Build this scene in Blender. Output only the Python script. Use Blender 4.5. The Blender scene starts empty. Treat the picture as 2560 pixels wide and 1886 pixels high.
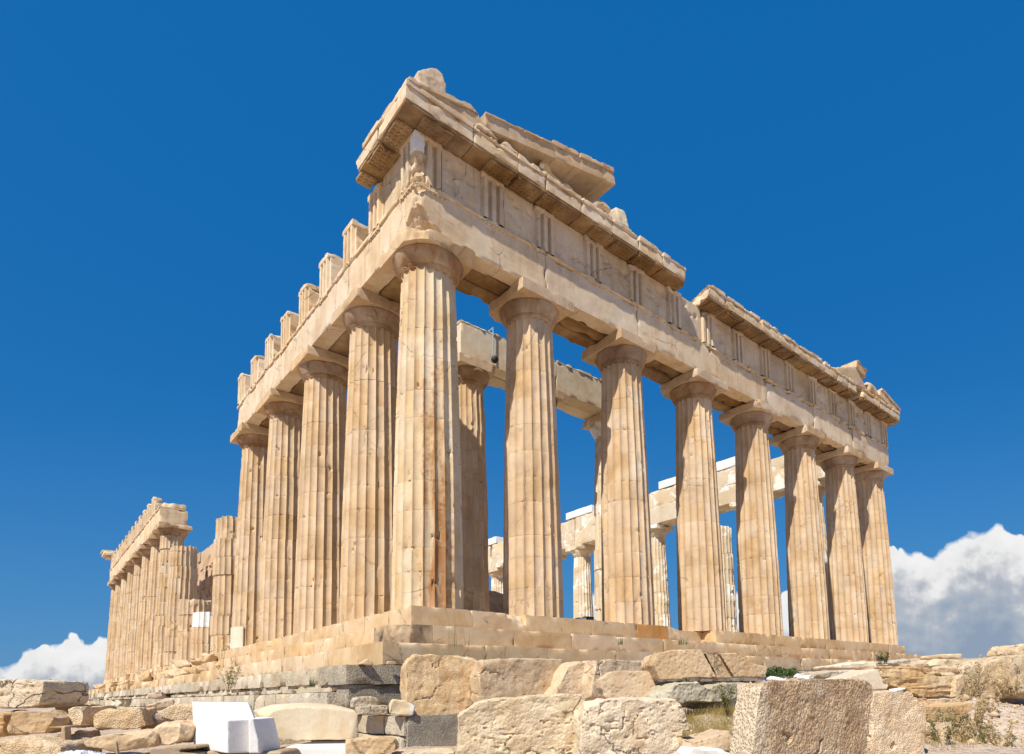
import bpy, bmesh, math, random
import numpy as np
from mathutils import Vector, Matrix
random.seed(5)
SC = bpy.context.scene
COL = SC.collection
R_ = math.radians

# ------------------------------------------------------------------ camera, sky, sun, exposure
CAMPOS = np.array([-7.50319, -14.60854, -2.25547])
CAMROT = [[0.747036, -0.664476, -0.02021], [-0.047554, -0.083736, 0.995353], [0.663081, 0.742603, 0.094152]]            # rows: right, up, forward
cam = bpy.data.cameras.new('camera'); camo = bpy.data.objects.new('camera', cam); COL.objects.link(camo)
cam.sensor_fit = 'HORIZONTAL'; cam.sensor_width = 36.0; cam.lens = 22.3496
cam.shift_x = -0.06214; cam.shift_y = 0.24852
cam.clip_start = .1; cam.clip_end = 20000
_r, _u, _f = [Vector(v) for v in CAMROT]
_m = Matrix((( _r.x, _u.x, -_f.x, CAMPOS[0]), (_r.y, _u.y, -_f.y, CAMPOS[1]), (_r.z, _u.z, -_f.z, CAMPOS[2]), (0, 0, 0, 1)))
camo.matrix_world = _m
SC.camera = camo

SUN = Vector((-2.7, -1.0, 3.5)).normalized()        # towards the sun
sun = bpy.data.lights.new('sun', 'SUN'); suno = bpy.data.objects.new('sun', sun); COL.objects.link(suno)
sun.energy = 4.3; sun.angle = R_(.53); sun.color = (1.0, .94, .84)
suno.rotation_euler = SUN.to_track_quat('Z', 'Y').to_euler()
suno.location = (-30, -20, 40)
SC.view_settings.view_transform = 'Standard'; SC.view_settings.look = 'None'
SC.view_settings.exposure = .48; SC.view_settings.gamma = 1.0
SC.cycles.max_bounces = 6; SC.cycles.diffuse_bounces = 3
try: SC.cycles.use_denoising = True
except Exception: pass

class NT:
    def __init__(s, tree): s.t = tree; s.n = tree.nodes; s.l = tree.links; s.n.clear()
    def add(s, typ, **kw):
        nd = s.n.new('ShaderNode' + typ); ins = kw.pop('ins', {})
        for k, v in kw.items(): setattr(nd, k, v)
        for k, v in ins.items(): s.put(nd.inputs[k], v)
        return nd
    def put(s, sock, v):
        if isinstance(v, bpy.types.NodeSocket): s.l.new(v, sock)
        else:
            if hasattr(sock.default_value, '__len__') and not hasattr(v, '__len__'): v = [v]*len(sock.default_value)
            if hasattr(sock.default_value, '__len__') and len(sock.default_value) == 4 and len(v) == 3: v = (*v, 1)
            sock.default_value = v
    def math(s, op, a, b=None, c=None, clamp=False):
        nd = s.n.new('ShaderNodeMath'); nd.operation = op; nd.use_clamp = clamp
        for i, v in enumerate((a, b, c)):
            if v is not None: s.put(nd.inputs[i], v)
        return nd.outputs[0]
    def vmath(s, op, a, b=None, scale=None):
        nd = s.n.new('ShaderNodeVectorMath'); nd.operation = op
        s.put(nd.inputs[0], a)
        if b is not None: s.put(nd.inputs[1], b)
        if scale is not None: s.put(nd.inputs['Scale'], scale)
        return nd.outputs['Value'] if op in ('DOT_PRODUCT', 'LENGTH') else nd.outputs[0]
    def step(s, x, a, b, out0=0., out1=1.):
        nd = s.n.new('ShaderNodeMapRange'); nd.interpolation_type = 'SMOOTHSTEP'
        for k, v in (('Value', x), ('From Min', a), ('From Max', b), ('To Min', out0), ('To Max', out1)): s.put(nd.inputs[k], v)
        return nd.outputs[0]
    def noise(s, P, scale, detail=4, rough=.55, dist=0., dim='3D'):
        nd = s.n.new('ShaderNodeTexNoise'); nd.noise_dimensions = dim
        s.put(nd.inputs['Vector'], P); nd.inputs['Scale'].default_value = scale
        nd.inputs['Detail'].default_value = detail; nd.inputs['Roughness'].default_value = rough
        nd.inputs['Distortion'].default_value = dist
        return nd.outputs[0]
    def mix(s, f, a, b, mode='MIX'):
        nd = s.n.new('ShaderNodeMix'); nd.data_type = 'RGBA'; nd.blend_type = mode
        s.put(nd.inputs[0], f); s.put(nd.inputs[6], a); s.put(nd.inputs[7], b)
        return nd.outputs[2]
    def ramp(s, x, stops):
        nd = s.n.new('ShaderNodeValToRGB'); s.put(nd.inputs[0], x); e = nd.color_ramp.elements
        while len(e) > 1: e.remove(e[-1])
        e[0].position = stops[0][0]; e[0].color = (*stops[0][1], 1)
        for p, c in stops[1:]:
            q = e.new(p); q.color = (*c, 1)
        return nd.outputs[0]

# world: physical sky, with cumulus low over the horizon as functions of direction
W = bpy.data.worlds.new('World'); SC.world = W; W.use_nodes = True
w = NT(W.node_tree)
sky = w.add('TexSky', sky_type='NISHITA', sun_disc=False)
sky.sun_elevation = math.asin(SUN.z); sky.sun_rotation = math.atan2(SUN.x, SUN.y)
sky.altitude = 150; sky.air_density = 1.0; sky.dust_density = .55; sky.ozone_density = 3.5
hs = w.add('HueSaturation', ins={'Saturation': 1.34, 'Value': 1.0, 'Hue': .503, 'Color': sky.outputs[0]})
skyc = w.mix(.56, hs.outputs[0], (.05, 2.2, 6.7))
tc = w.add('TexCoord').outputs['Generated']
fx, fy = .6660, .7459
F_ = w.vmath('DOT_PRODUCT', tc, (fx, fy, 0)); Rt = w.vmath('DOT_PRODUCT', tc, (fy, -fx, 0))
sep = w.add('SeparateXYZ', ins={0: tc})
Fc = w.math('MAXIMUM', F_, .05)
az = w.math('DIVIDE', Rt, Fc); el = w.math('DIVIDE', sep.outputs[2], Fc)
cvn = w.add('FloatCurve'); cv = cvn.mapping.curves[0]
def u2a(u): return ((u-1439)/1589.3 + 1.0)/1.8
def v2e(v, u): return max(0, (1730 - .0203*(u-1439) - v)/1589.3)/.35
prof = [(-160,1690),(0,1668),(35,1650),(70,1622),(110,1612),(140,1608),(155,1597),(167,1588),(180,1586),(192,1593),(208,1607),(232,1600),(256,1596),(280,1598),(420,1640),(700,1700),(1200,1700),(1440,1600),(1475,1482),(1500,1470),(1540,1640),(1700,1660),(1790,1600),(1838,1468),(1870,1500),(1930,1560),(1955,1482),(1990,1462),(2080,1430),(2180,1400),(2225,1378),(2248,1360),(2268,1366),(2295,1378),(2315,1376),(2340,1388),(2362,1376),(2385,1362),(2420,1336),(2455,1326),(2490,1320),(2512,1300),(2530,1302),(2550,1328),(2620,1335),(2740,1400)]
pts = [(u2a(u), v2e(v, u)) for u, v in prof]
while len(cv.points) < len(pts): cv.points.new(.5, .5)
for p, (x, y) in zip(cv.points, pts): p.location = (min(1, max(0, x)), y); p.handle_type = 'AUTO'
cvn.mapping.update()
w.put(cvn.inputs['Value'], w.math('DIVIDE', w.math('ADD', az, 1.0), 1.8, clamp=True))
ht = w.math('MULTIPLY', cvn.outputs[0], .35)
AE = w.add('CombineXYZ', ins={0: az, 1: el, 2: 0.}).outputs[0]
n1 = w.noise(AE, 30, 5, .5); n2 = w.noise(AE, 9, 6, .55); n3 = w.noise(AE, 90, 4, .6)
vor = w.add('TexVoronoi', feature='SMOOTH_F1', ins={'Vector': w.vmath('ADD', AE, w.vmath('SCALE', w.add('CombineXYZ', ins={0: n1, 1: n2, 2: 0.}).outputs[0], scale=.05)), 'Scale': 55., 'Smoothness': .35}).outputs['Distance']
bil = w.math('SUBTRACT', .42, vor)
edge = w.math('SUBTRACT', ht, el)
d0 = w.math('ADD', edge, w.math('MULTIPLY', w.math('SUBTRACT', n1, .5), .018))
d0 = w.math('ADD', d0, w.math('MULTIPLY', bil, .011))
soft = w.step(n2, .40, .64, .0018, .012)
dens = w.math('MULTIPLY', w.math('DIVIDE', d0, soft, clamp=True), w.step(el, -.02, .002))
dens = w.math('SMOOTH_MIN', dens, 1., .1)
# lit tops, greyer bellies, softly mottled
n4 = w.noise(AE, 5.5, 3, .5); n5 = w.noise(w.vmath('ADD', AE, (.006, -.012, 0.)), 30, 5, .5)
k = w.math('MULTIPLY', d0, 5.2)
k = w.math('ADD', k, w.math('MULTIPLY', w.math('SUBTRACT', n4, .5), 1.3))
k = w.math('ADD', k, w.math('MULTIPLY', w.math('SUBTRACT', .5, n2), .7))
k = w.math('ADD', k, w.math('MULTIPLY', w.math('SUBTRACT', n5, n1), .75))
k = w.math('ADD', k, w.step(az, -.60, .05, -.06, .02))
k = w.math('ADD', k, w.step(el, .07, .0, 0., .46))
cc = w.ramp(k, [(0, (.94, .94, .93)), (.26, (.87, .87, .86)), (.42, (.66, .67, .70)), (.54, (.48, .52, .58)), (.78, (.35, .42, .52)), (1., (.29, .37, .49))])
skyc2 = w.mix(w.step(el, .0, .55, .55, 0.), skyc, (.75, 3.1, 6.3))
bgsky = w.add('Background', ins={'Color': skyc2, 'Strength': .062})
bgc = w.add('Background', ins={'Color': cc, 'Strength': .69})
mx = w.add('MixShader'); w.put(mx.inputs[0], dens); w.l.new(bgsky.outputs[0], mx.inputs[1]); w.l.new(bgc.outputs[0], mx.inputs[2])
wo = w.add('OutputWorld'); w.l.new(mx.outputs[0], wo.inputs[0])

# ------------------------------------------------------------------ materials
def stone(name, c, patina=(.42, .20, .07), pam=.35, dark=(.10, .085, .07), dam=.35, scale=1., bump=.5, bdist=.02, vary=.10, crack=0., streak=.3, layered=0., pale=0., pit=0., face=None, jump=False):
    m = bpy.data.materials.new(name); m.use_nodes = True; t = NT(m.node_tree)
    P0 = t.add('TexCoord').outputs['Object']
    oin = t.add('ObjectInfo'); oi = oin.outputs['Random']; isl = t.add('NewGeometry').outputs['Random Per Island']
    rnd = t.math('FRACT', t.math('ADD', oi, isl))
    rn2 = t.math('FRACT', t.math('MULTIPLY', rnd, 7.31))
    off = t.vmath('MULTIPLY', oin.outputs['Location'], (3.1, 2.3, 1.7))
    if jump: off = t.vmath('ADD', off, t.add('CombineXYZ', ins={0: t.math('MULTIPLY', rnd, 37.), 1: t.math('MULTIPLY', rn2, 51.), 2: t.math('MULTIPLY', rnd, 23.)}).outputs[0])
    P = t.vmath('ADD', P0, off)
    nA = t.noise(P, .9*scale, 6, .62, .4); nC = t.noise(P, 5*scale, 8, .68); nD = t.noise(P, 28*scale, 5, .65)
    S = t.vmath('MULTIPLY', P, (2.6*scale, 2.6*scale, streak*scale) if not layered else (.7*scale, .7*scale, layered*scale))
    nS = t.noise(S, 1.0, 6, .62, .3)
    base = t.ramp(nA, [(.30, c[0]), (.48, c[1]), (.66, c[2])])
    val = t.math('ADD', 1. - vary, t.math('MULTIPLY', rn2, 2*vary))
    val = t.math('ADD', val, t.math('MULTIPLY', t.math('SUBTRACT', nD, .5), .34))
    val = t.math('ADD', val, t.math('MULTIPLY', t.math('SUBTRACT', nC, .5), .30))
    h = t.add('HueSaturation', ins={'Value': val, 'Saturation': t.math('ADD', .88, t.math('MULTIPLY', rnd, .24)), 'Color': base}).outputs[0]
    pm = t.math('ADD', nS, t.math('MULTIPLY', t.math('SUBTRACT', rnd, .5), .9*vary))
    pmask = t.math('MULTIPLY', t.step(pm, .50, .70), t.step(nC, .30, .62, .25, 1.))
    col = t.mix(t.math('MULTIPLY', pmask, pam), h, patina)
    if pale: col = t.mix(t.math('MULTIPLY', t.step(t.noise(P, 1.7*scale, 5, .6, .6), .54, .60), pale), col, (.80, .77, .70))
    dm = t.math('MULTIPLY', t.step(nC, .57, .70), t.step(t.noise(P, 1.4*scale, 4, .6), .44, .62))
    col = t.mix(t.math('MULTIPLY', dm, dam), col, dark)
    if face:                                    # one side tinted: rust on the corner column, painted sunlight on the brown slab
        fd, fc, fa, wd, solid = face
        fm = t.vmath('DOT_PRODUCT', P0, fd)
        fm = t.math('ADD', fm, t.math('MULTIPLY', t.math('SUBTRACT', nC, .5), wd))
        fm = t.step(fm, .70, .84) if solid else t.math('MULTIPLY', t.step(fm, .70, .84), t.step(nS, .36, .56))
        col = t.mix(t.math('MULTIPLY', fm, fa), col, fc)
    hgt = t.math('ADD', t.math('MULTIPLY', nC, .55), t.math('MULTIPLY', nD, .30))
    hgt = t.math('ADD', hgt, t.math('MULTIPLY', nS, .25))
    if layered: hgt = t.math('ADD', hgt, t.math('MULTIPLY', nS, .9))
    if pit:
        v = t.add('TexVoronoi', feature='F1', ins={'Vector': t.vmath('ADD', P, t.vmath('SCALE', t.add('CombineXYZ', ins={0: nC, 1: nD, 2: nC}).outputs[0], scale=.03)), 'Scale': 15.*scale}).outputs['Distance']
        ph = t.step(v, .12, .62); hgt = t.math('ADD', hgt, t.math('MULTIPLY', ph, pit))
        col = t.mix(t.math('MULTIPLY', t.math('SUBTRACT', 1., t.step(v, .05, .30)), min(.22, .3*pit)), col, dark)
    if crack:
        Q = t.vmath('ADD', P, t.vmath('SCALE', t.add('CombineXYZ', ins={0: nA, 1: nC, 2: nA}).outputs[0], scale=.5))
        v = t.add('TexVoronoi', feature='DISTANCE_TO_EDGE', ins={'Vector': Q, 'Scale': .75*scale}).outputs['Distance']
        cm = t.math('MULTIPLY', t.math('SUBTRACT', 1., t.step(v, .002, .016)), t.step(t.noise(P, .8*scale, 3), .5, .6))
        col = t.mix(t.math('MULTIPLY', cm, crack), col, (.10, .06, .035)); hgt = t.math('SUBTRACT', hgt, t.math('MULTIPLY', cm, .6))
    bp = t.add('Bump', ins={'Strength': bump, 'Distance': bdist, 'Height': hgt})
    b = t.add('BsdfPrincipled', ins={'Base Color': col, 'Roughness': .92, 'Normal': bp.outputs[0]})
    b.inputs['Specular IOR Level'].default_value = .12
    o = t.add('OutputMaterial'); t.l.new(b.outputs[0], o.inputs[0])
    return m

CREAM = ((.47, .328, .188), (.58, .42, .26), (.645, .50, .34))
TAN = ((.47, .32, .175), (.57, .41, .245), (.63, .48, .315))
M = {}
M['marble'] = stone('weathered_marble', CREAM, pam=.38, patina=(.36, .20, .085), dam=.34, crack=.4, vary=.07)
M['arch'] = stone('pale_beam_marble', ((.57, .41, .245), (.685, .525, .34), (.745, .61, .435)), pam=.5, dam=.42, crack=.5, vary=.05)
M['corner'] = stone('stained_marble', ((.52, .375, .215), (.63, .485, .305), (.69, .565, .395)), pam=.5, dam=.4, crack=.6, vary=.055, face=((-.24, -.91, 0), (.34, .155, .055), .9, .42, False))
M['frieze'] = stone('grey_streaked_marble', ((.48, .35, .205), (.615, .47, .31), (.68, .55, .39)), pam=.55, patina=(.36, .215, .10), dam=.7, crack=.6, dark=(.16, .14, .12))
M['capital'] = stone('rusty_shaded_marble', ((.20, .13, .078), (.36, .245, .15), (.53, .40, .27)), pam=.9, dam=.75, patina=(.34, .14, .055), crack=.5)  # rust stains; base also darkened to paint the shade under the abacus
M['soffit'] = stone('crusted_shaded_marble', ((.16, .095, .045), (.25, .155, .078), (.41, .285, .155)), pam=.4, dam=.7, patina=(.30, .15, .06), dark=(.07, .06, .04))  # brown crust, darkened further to paint shade under cornice and beams
M['step'] = stone('step_marble', ((.50, .345, .19), (.60, .435, .26), (.66, .51, .335)), pam=.38, dam=.35, crack=.5, streak=2.2, vary=.05)
M['white'] = stone('new_white_marble', ((.74, .72, .685), (.77, .75, .715), (.79, .775, .745)), pam=.10, patina=(.62, .56, .46), dam=.12, dark=(.45, .43, .40), bump=.3, vary=.03, streak=.6, crack=.12)
M['mixed'] = stone('patched_marble', ((.56, .43, .27), (.63, .51, .345), (.68, .57, .42)), pam=.18, dam=.15, pale=.9, crack=.2, scale=.55)
M['blackstain'] = stone('black_lichen_marble', ((.06, .05, .04), (.34, .25, .165), (.56, .425, .275)), pam=.4, dam=1., dark=(.04, .035, .03), bump=.8, scale=2.2)
M['patch'] = stone('fresh_repair_marble', ((.66, .59, .45), (.71, .65, .51), (.74, .69, .57)), pam=.15, dam=.1, bump=.2)
M['orange'] = stone('orange_stained_marble', ((.50, .24, .08), (.56, .29, .11), (.58, .36, .18)), pam=.6, dam=.3)
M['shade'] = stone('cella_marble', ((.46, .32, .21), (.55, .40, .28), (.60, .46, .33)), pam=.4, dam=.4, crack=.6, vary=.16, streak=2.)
M['poros'] = stone('pale_foundation_stone', ((.42, .345, .245), (.51, .435, .32), (.58, .505, .385)), pam=.18, dam=.5, dark=(.17, .155, .13), bump=.8, pit=.5, crack=.4)
M['darkstone'] = stone('dark_grey_stone', ((.34, .30, .235), (.45, .395, .31), (.56, .49, .375)), pam=.4, patina=(.34, .23, .13), dam=.5, dark=(.11, .105, .095), bump=1., bdist=.03, pit=.8, scale=2.6)
M['rough'] = stone('hammered_tan_stone', ((.57, .395, .225), (.67, .495, .305), (.73, .575, .385)), pam=.4, dam=.12, dark=(.16, .12, .08), bump=.6, bdist=.025, pit=.9, scale=3.)
M['brown'] = stone('hammered_brown_stone', ((.43, .28, .15), (.55, .378, .215), (.63, .475, .30)), pam=.5, patina=(.46, .24, .10), dam=.12, dark=(.16, .12, .08), bump=.8, bdist=.03, pit=.7, scale=2.4, face=((-.86, .25, .0), (.72, .58, .40), .9, .12, True))  # face mix paints the sunlit left side pale
M['rubble'] = stone('rubble_marble', TAN, pam=.35, dam=.35, bump=.8, bdist=.03, crack=.4, pit=.25)
M['pitted'] = stone('pitted_cream_stone', ((.53, .405, .25), (.64, .51, .34), (.70, .585, .42)), pam=.4, dam=.3, dark=(.17, .13, .08), bump=.9, bdist=.04, pit=.15, crack=.8, scale=1.6)
M['layered'] = stone('layered_orange_stone', ((.48, .31, .16), (.60, .43, .25), (.68, .54, .36)), pam=.6, patina=(.45, .20, .05), dam=.3, bump=1., bdist=.06, layered=6.)
M['mossy'] = stone('grey_mossy_stone', ((.36, .31, .22), (.49, .43, .32), (.61, .55, .43)), pam=.3, patina=(.28, .24, .10), dam=.7, bump=.9, pit=.5)
M['cream'] = stone('fresh_cut_cream_marble', ((.58, .45, .29), (.67, .55, .38), (.71, .61, .46)), pam=.5, patina=(.52, .33, .15), dam=.12, bump=.25, streak=.35)
M['concrete'] = stone('white_concrete', ((.66, .65, .62), (.70, .69, .66), (.73, .72, .69)), pam=.05, dam=.1, bump=.15)
M['earth'] = stone('dusty_earth', ((.42, .305, .22), (.51, .385, .285), (.58, .465, .36)), pam=.2, patina=(.36, .27, .14), dam=.35, dark=(.24, .19, .12), bump=1., bdist=.05, scale=.8, pit=.5, vary=0.)
M['wood'] = stone('weathered_timber', ((.30, .21, .12), (.40, .29, .18), (.48, .37, .24)), pam=.3, dam=.4, streak=.15, scale=3., bump=.4)
def plain(name, col, rough=.6, metal=0., trans=0.):
    m = bpy.data.materials.new(name); m.use_nodes = True; t = NT(m.node_tree)
    P = t.add('TexCoord').outputs['Object']; n = t.noise(P, 9., 5, .6)
    c = t.add('HueSaturation', ins={'Value': t.math('ADD', .72, t.math('MULTIPLY', n, .56)), 'Color': (*col, 1)}).outputs[0]
    b = t.add('BsdfPrincipled', ins={'Base Color': c, 'Roughness': rough, 'Metallic': metal})
    b.inputs['Specular IOR Level'].default_value = .25
    if trans:
        tr = t.add('BsdfTranslucent', ins={'Color': c}); mxs = t.add('MixShader', ins={0: trans})
        t.l.new(b.outputs[0], mxs.inputs[1]); t.l.new(tr.outputs[0], mxs.inputs[2]); out = mxs.outputs[0]
    else: out = b.outputs[0]
    o = t.add('OutputMaterial'); t.l.new(out, o.inputs[0]); return m
M['drygrass'] = plain('dry_grass', (.46, .36, .13), .8, trans=.35)
M['straw'] = plain('dry_straw_leaves', (.60, .46, .26), .8, trans=.3)
M['green'] = plain('green_leaves', (.085, .14, .035), .7, trans=.3)
M['olive'] = plain('olive_leaves', (.17, .17, .06), .7, trans=.3)
M['iron'] = plain('dark_iron', (.05, .055, .06), .6, .6)
M['bluesteel'] = plain('pale_blue_rod', (.30, .42, .50), .5)
M['tarp'] = plain('white_plastic_sheet', (.74, .76, .80), .45)

# ------------------------------------------------------------------ mesh tools
_G = np.array([[1,1,0],[-1,1,0],[1,-1,0],[-1,-1,0],[1,0,1],[-1,0,1],[1,0,-1],[-1,0,-1],[0,1,1],[0,-1,1],[0,1,-1],[0,-1,-1],[1,1,0],[-1,1,0],[0,-1,1],[0,-1,-1]], float)
def perlin(p, seed=0):
    i = np.floor(p).astype(np.int64); f = p - i; u = f*f*f*(f*(f*6-15)+10)
    out = 0.
    for dx in (0, 1):
        for dy in (0, 1):
            for dz in (0, 1):
                h = ((i[:, 0]+dx)*374761393 + (i[:, 1]+dy)*668265263 + (i[:, 2]+dz)*2147483647 + seed*974711) & 0xffffffff
                h = ((h ^ (h >> 13))*1274126177) & 0xffffffff; h = (h ^ (h >> 16)) & 15
                g = _G[h]; v = g[:, 0]*(f[:, 0]-dx) + g[:, 1]*(f[:, 1]-dy) + g[:, 2]*(f[:, 2]-dz)
                wx = u[:, 0] if dx else 1-u[:, 0]; wy = u[:, 1] if dy else 1-u[:, 1]; wz = u[:, 2] if dz else 1-u[:, 2]
                out = out + v*wx*wy*wz
    return out
def fbm(p, octv=3, seed=0, gain=.5):
    a, s, o = 1., 1., 0.
    for k in range(octv): o = o + a*perlin(p*s, seed+k*17); a *= gain; s *= 2.03
    return o
def sstep(x, a, b): t = np.clip((x-a)/(b-a), 0, 1); return t*t*(3-2*t)

def gridbox(x0, x1, y0, y1, z0, z1, res=.08):
    X = [np.linspace(a, b, max(2, int(round((b-a)/res))+1)) for a, b in ((x0, x1), (y0, y1), (z0, z1))]
    n = [len(a) for a in X]; ids = {}
    idx = -np.ones(n, int)
    m = np.zeros(n, bool)
    m[0] = m[-1] = True; m[:, 0] = m[:, -1] = True; m[:, :, 0] = m[:, :, -1] = True
    idx[m] = np.arange(m.sum())
    I = np.argwhere(m); V = np.stack([X[0][I[:, 0]], X[1][I[:, 1]], X[2][I[:, 2]]], 1)
    Fs = []
    def q(a, flip):
        f = np.stack([a[:-1, :-1], a[1:, :-1], a[1:, 1:], a[:-1, 1:]], -1).reshape(-1, 4)
        Fs.append(f[:, ::-1] if flip else f)
    q(idx[0], True); q(idx[-1], False); q(idx[:, 0], False); q(idx[:, -1], True); q(idx[:, :, 0], True); q(idx[:, :, -1], False)
    return V, np.concatenate(Fs)
def join(*ms):
    Vs, Fs, o = [], [], 0
    for V, F in ms: Vs.append(V); Fs.append(F+o); o += len(V)
    return np.concatenate(Vs), np.concatenate(Fs)
def edges_of(F):
    E = np.concatenate([F[:, [0, 1]], F[:, [1, 2]], F[:, [2, 3]], F[:, [3, 0]]]); E.sort(1)
    return np.unique(E[E[:, 0] != E[:, 1]], axis=0)
def smooth(V, F, it=4, lam=.5):
    E = edges_of(F); n = len(V); deg = np.bincount(E.ravel(), minlength=n).astype(float); deg[deg == 0] = 1
    for _ in range(it):
        A = np.stack([np.bincount(E[:, 0], V[E[:, 1], k], n) + np.bincount(E[:, 1], V[E[:, 0], k], n) for k in range(3)], 1)/deg[:, None]
        V = V + lam*(A-V)
    return V
def normals(V, F):
    N = np.zeros_like(V); a = np.cross(V[F[:, 2]]-V[F[:, 0]], V[F[:, 3]]-V[F[:, 1]])
    for k in range(4):
        for c in range(3): N[:, c] += np.bincount(F[:, k], a[:, c], len(V))
    l = np.linalg.norm(N, axis=1); l[l == 0] = 1
    return N/l[:, None]
SEED = [1]
def weather(VF, chip=1., cs=1.6, it=5, amp=.006, asc=2.5, thr=.02, seed=None, round_=0.15):
    V, F = VF
    if seed is None: SEED[0] += 1; seed = SEED[0]
    S = smooth(V, F, it)
    nz = fbm(V*cs, 3, seed)
    wgt = np.clip(sstep(nz, thr, thr+.28)*chip + round_, 0, 1.6)
    V = V + (S-V)*wgt[:, None]
    V = V + normals(V, F)*(amp*fbm(V*asc, 4, seed+5, .55))[:, None]
    return V, F
def chop(VF, p, n, jag=.04, seed=0):
    V, F = VF; n = np.array(n, float); n /= np.linalg.norm(n)
    d = (V-np.array(p))@n + jag*fbm(V*3.1, 3, seed+3)
    d = np.maximum(d, 0)
    return V - d[:, None]*n, F
def shift(VF, d): return VF[0]+np.array(d), VF[1]

def meshobj(name, VF, mat, parent=None, origin=(0, 0, 0), angle=38, loc=None):
    V, F = VF; V = np.asarray(V, float) - np.array(origin)
    me = bpy.data.meshes.new(name)
    F = np.asarray(F)
    if F.ndim == 2:
        me.vertices.add(len(V)); me.vertices.foreach_set('co', V.astype(np.float32).ravel())
        tri = F[:, 3] == F[:, 2]
        if tri.any():
            Fq, Ft = F[~tri], F[tri][:, :3]
            lv = np.concatenate([Fq.ravel(), Ft.ravel()]); tot = np.concatenate([np.full(len(Fq), 4), np.full(len(Ft), 3)])
        else: lv = F.ravel(); tot = np.full(len(F), 4)
        me.loops.add(len(lv)); me.loops.foreach_set('vertex_index', lv.astype(np.int32))
        me.polygons.add(len(tot)); st = np.concatenate([[0], np.cumsum(tot)[:-1]])
        me.polygons.foreach_set('loop_start', st.astype(np.int32)); 
        me.update(calc_edges=True)
    else:
        me.from_pydata([tuple(v) for v in V], [], [tuple(f) for f in F]); me.update()
    me.validate()
    me.materials.append(mat)
    me.shade_smooth()
    if angle: me.set_sharp_from_angle(angle=R_(angle))
    o = bpy.data.objects.new(name, me); COL.objects.link(o)
    if parent: o.parent = parent
    if loc is not None: o.location = loc
    return o
def tag(o, label=None, cat=None, group=None, kind=None):
    if label: o['label'] = label
    if cat: o['category'] = cat
    if group: o['group'] = group
    if kind: o['kind'] = kind
    elif cat: o['kind'] = 'thing'
    return o
def thing(name, label, cat, loc=(0, 0, 0), group=None):
    o = bpy.data.objects.new(name, None); COL.objects.link(o); o.location = loc
    o.empty_display_size = .3
    return tag(o, label, cat, group)
def clone_tree(o, parent=None):
    c = o.copy(); COL.objects.link(c)
    if parent: c.parent = parent
    for ch in list(o.children): clone_tree(ch, c)
    return c
def hull_mesh(pts, vox=.03):
    bm = bmesh.new(); vs = [bm.verts.new(p) for p in pts]
    r = bmesh.ops.convex_hull(bm, input=vs)
    bmesh.ops.delete(bm, geom=[v for v in bm.verts if not v.link_faces], context='VERTS')
    return voxel(bm, vox)
def prism_mesh(poly, depth, vox=.03, taper=.0):
    bm = bmesh.new(); n = len(poly)
    cx = sum(p[0] for p in poly)/n; cy = sum(p[1] for p in poly)/n
    a = [bm.verts.new((p[0], 0, p[1])) for p in poly]
    b = [bm.verts.new((cx+(p[0]-cx)*(1-taper), depth, cy+(p[1]-cy)*(1-taper*.5))) for p in poly]
    bm.faces.new(a); bm.faces.new(b[::-1])
    for i in range(n): bm.faces.new((a[i], b[i], b[(i+1) % n], a[(i+1) % n]))
    bmesh.ops.triangulate(bm, faces=bm.faces[:]); bmesh.ops.recalc_face_normals(bm, faces=bm.faces[:])
    return voxel(bm, vox)
def voxel(bm, vox):
    bmesh.ops.triangulate(bm, faces=bm.faces[:]); bmesh.ops.recalc_face_normals(bm, faces=bm.faces[:])
    me = bpy.data.meshes.new('tmp'); bm.to_mesh(me); bm.free()
    ob = bpy.data.objects.new('tmp', me); COL.objects.link(ob)
    md = ob.modifiers.new('r', 'REMESH'); md.mode = 'VOXEL'; md.voxel_size = vox; md.adaptivity = 0
    dg = bpy.context.evaluated_depsgraph_get(); ev = ob.evaluated_get(dg); m2 = ev.to_mesh()
    V = np.empty(len(m2.vertices)*3); m2.vertices.foreach_get('co', V); V = V.reshape(-1, 3)
    F = np.array([list(p.vertices) + ([p.vertices[2]] if len(p.vertices) == 3 else []) for p in m2.polygons])
    ev.to_mesh_clear(); bpy.data.objects.remove(ob); bpy.data.meshes.remove(me)
    return V, F

# ------------------------------------------------------------------ the stepped platform
XS = [1.02, 4.70] + [4.70+4.295*i for i in range(1, 6)] + [29.86]
YS = [1.02, 4.70] + [4.70+4.295*i for i in range(1, 15)] + [68.51]
LX, LY = 30.88, 69.53
rng = np.random.default_rng(11)
plat = thing('stepped_platform', 'three worn marble steps of the temple platform above a grey stone foundation, under the columns', 'platform', (0, 0, -1.58))
PO = (0, 0, -1.58)
def run_x(x0, x1, y0, d, z0, z1, lens, res=.07, far=1., seed=1, jit=.006, chips=.12, am=.005):
    out = []; x = x0; r = np.random.default_rng(seed)
    while x < x1-.05:
        L = r.uniform(*lens); L = L if x+L < x1-.6 else x1-x
        rs = res*(1+max(0, x)/25.*far)
        b = gridbox(x+.0006, x+L-.0006, y0+r.uniform(-jit, jit), y0+d, z0, z1+r.uniform(-.006, .004), rs)
        b = weather(b, 1., 2.4, 4, am, 2.6, .05, None, .12)
        if r.random() < chips: b = chop(b, (x+r.choice([0, L]), y0, z1-r.uniform(0, .08)), (r.choice([-1, 1])*.5, -1, .8), .07, int(r.integers(99)))
        out.append(b); x += L
    return out
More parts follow.
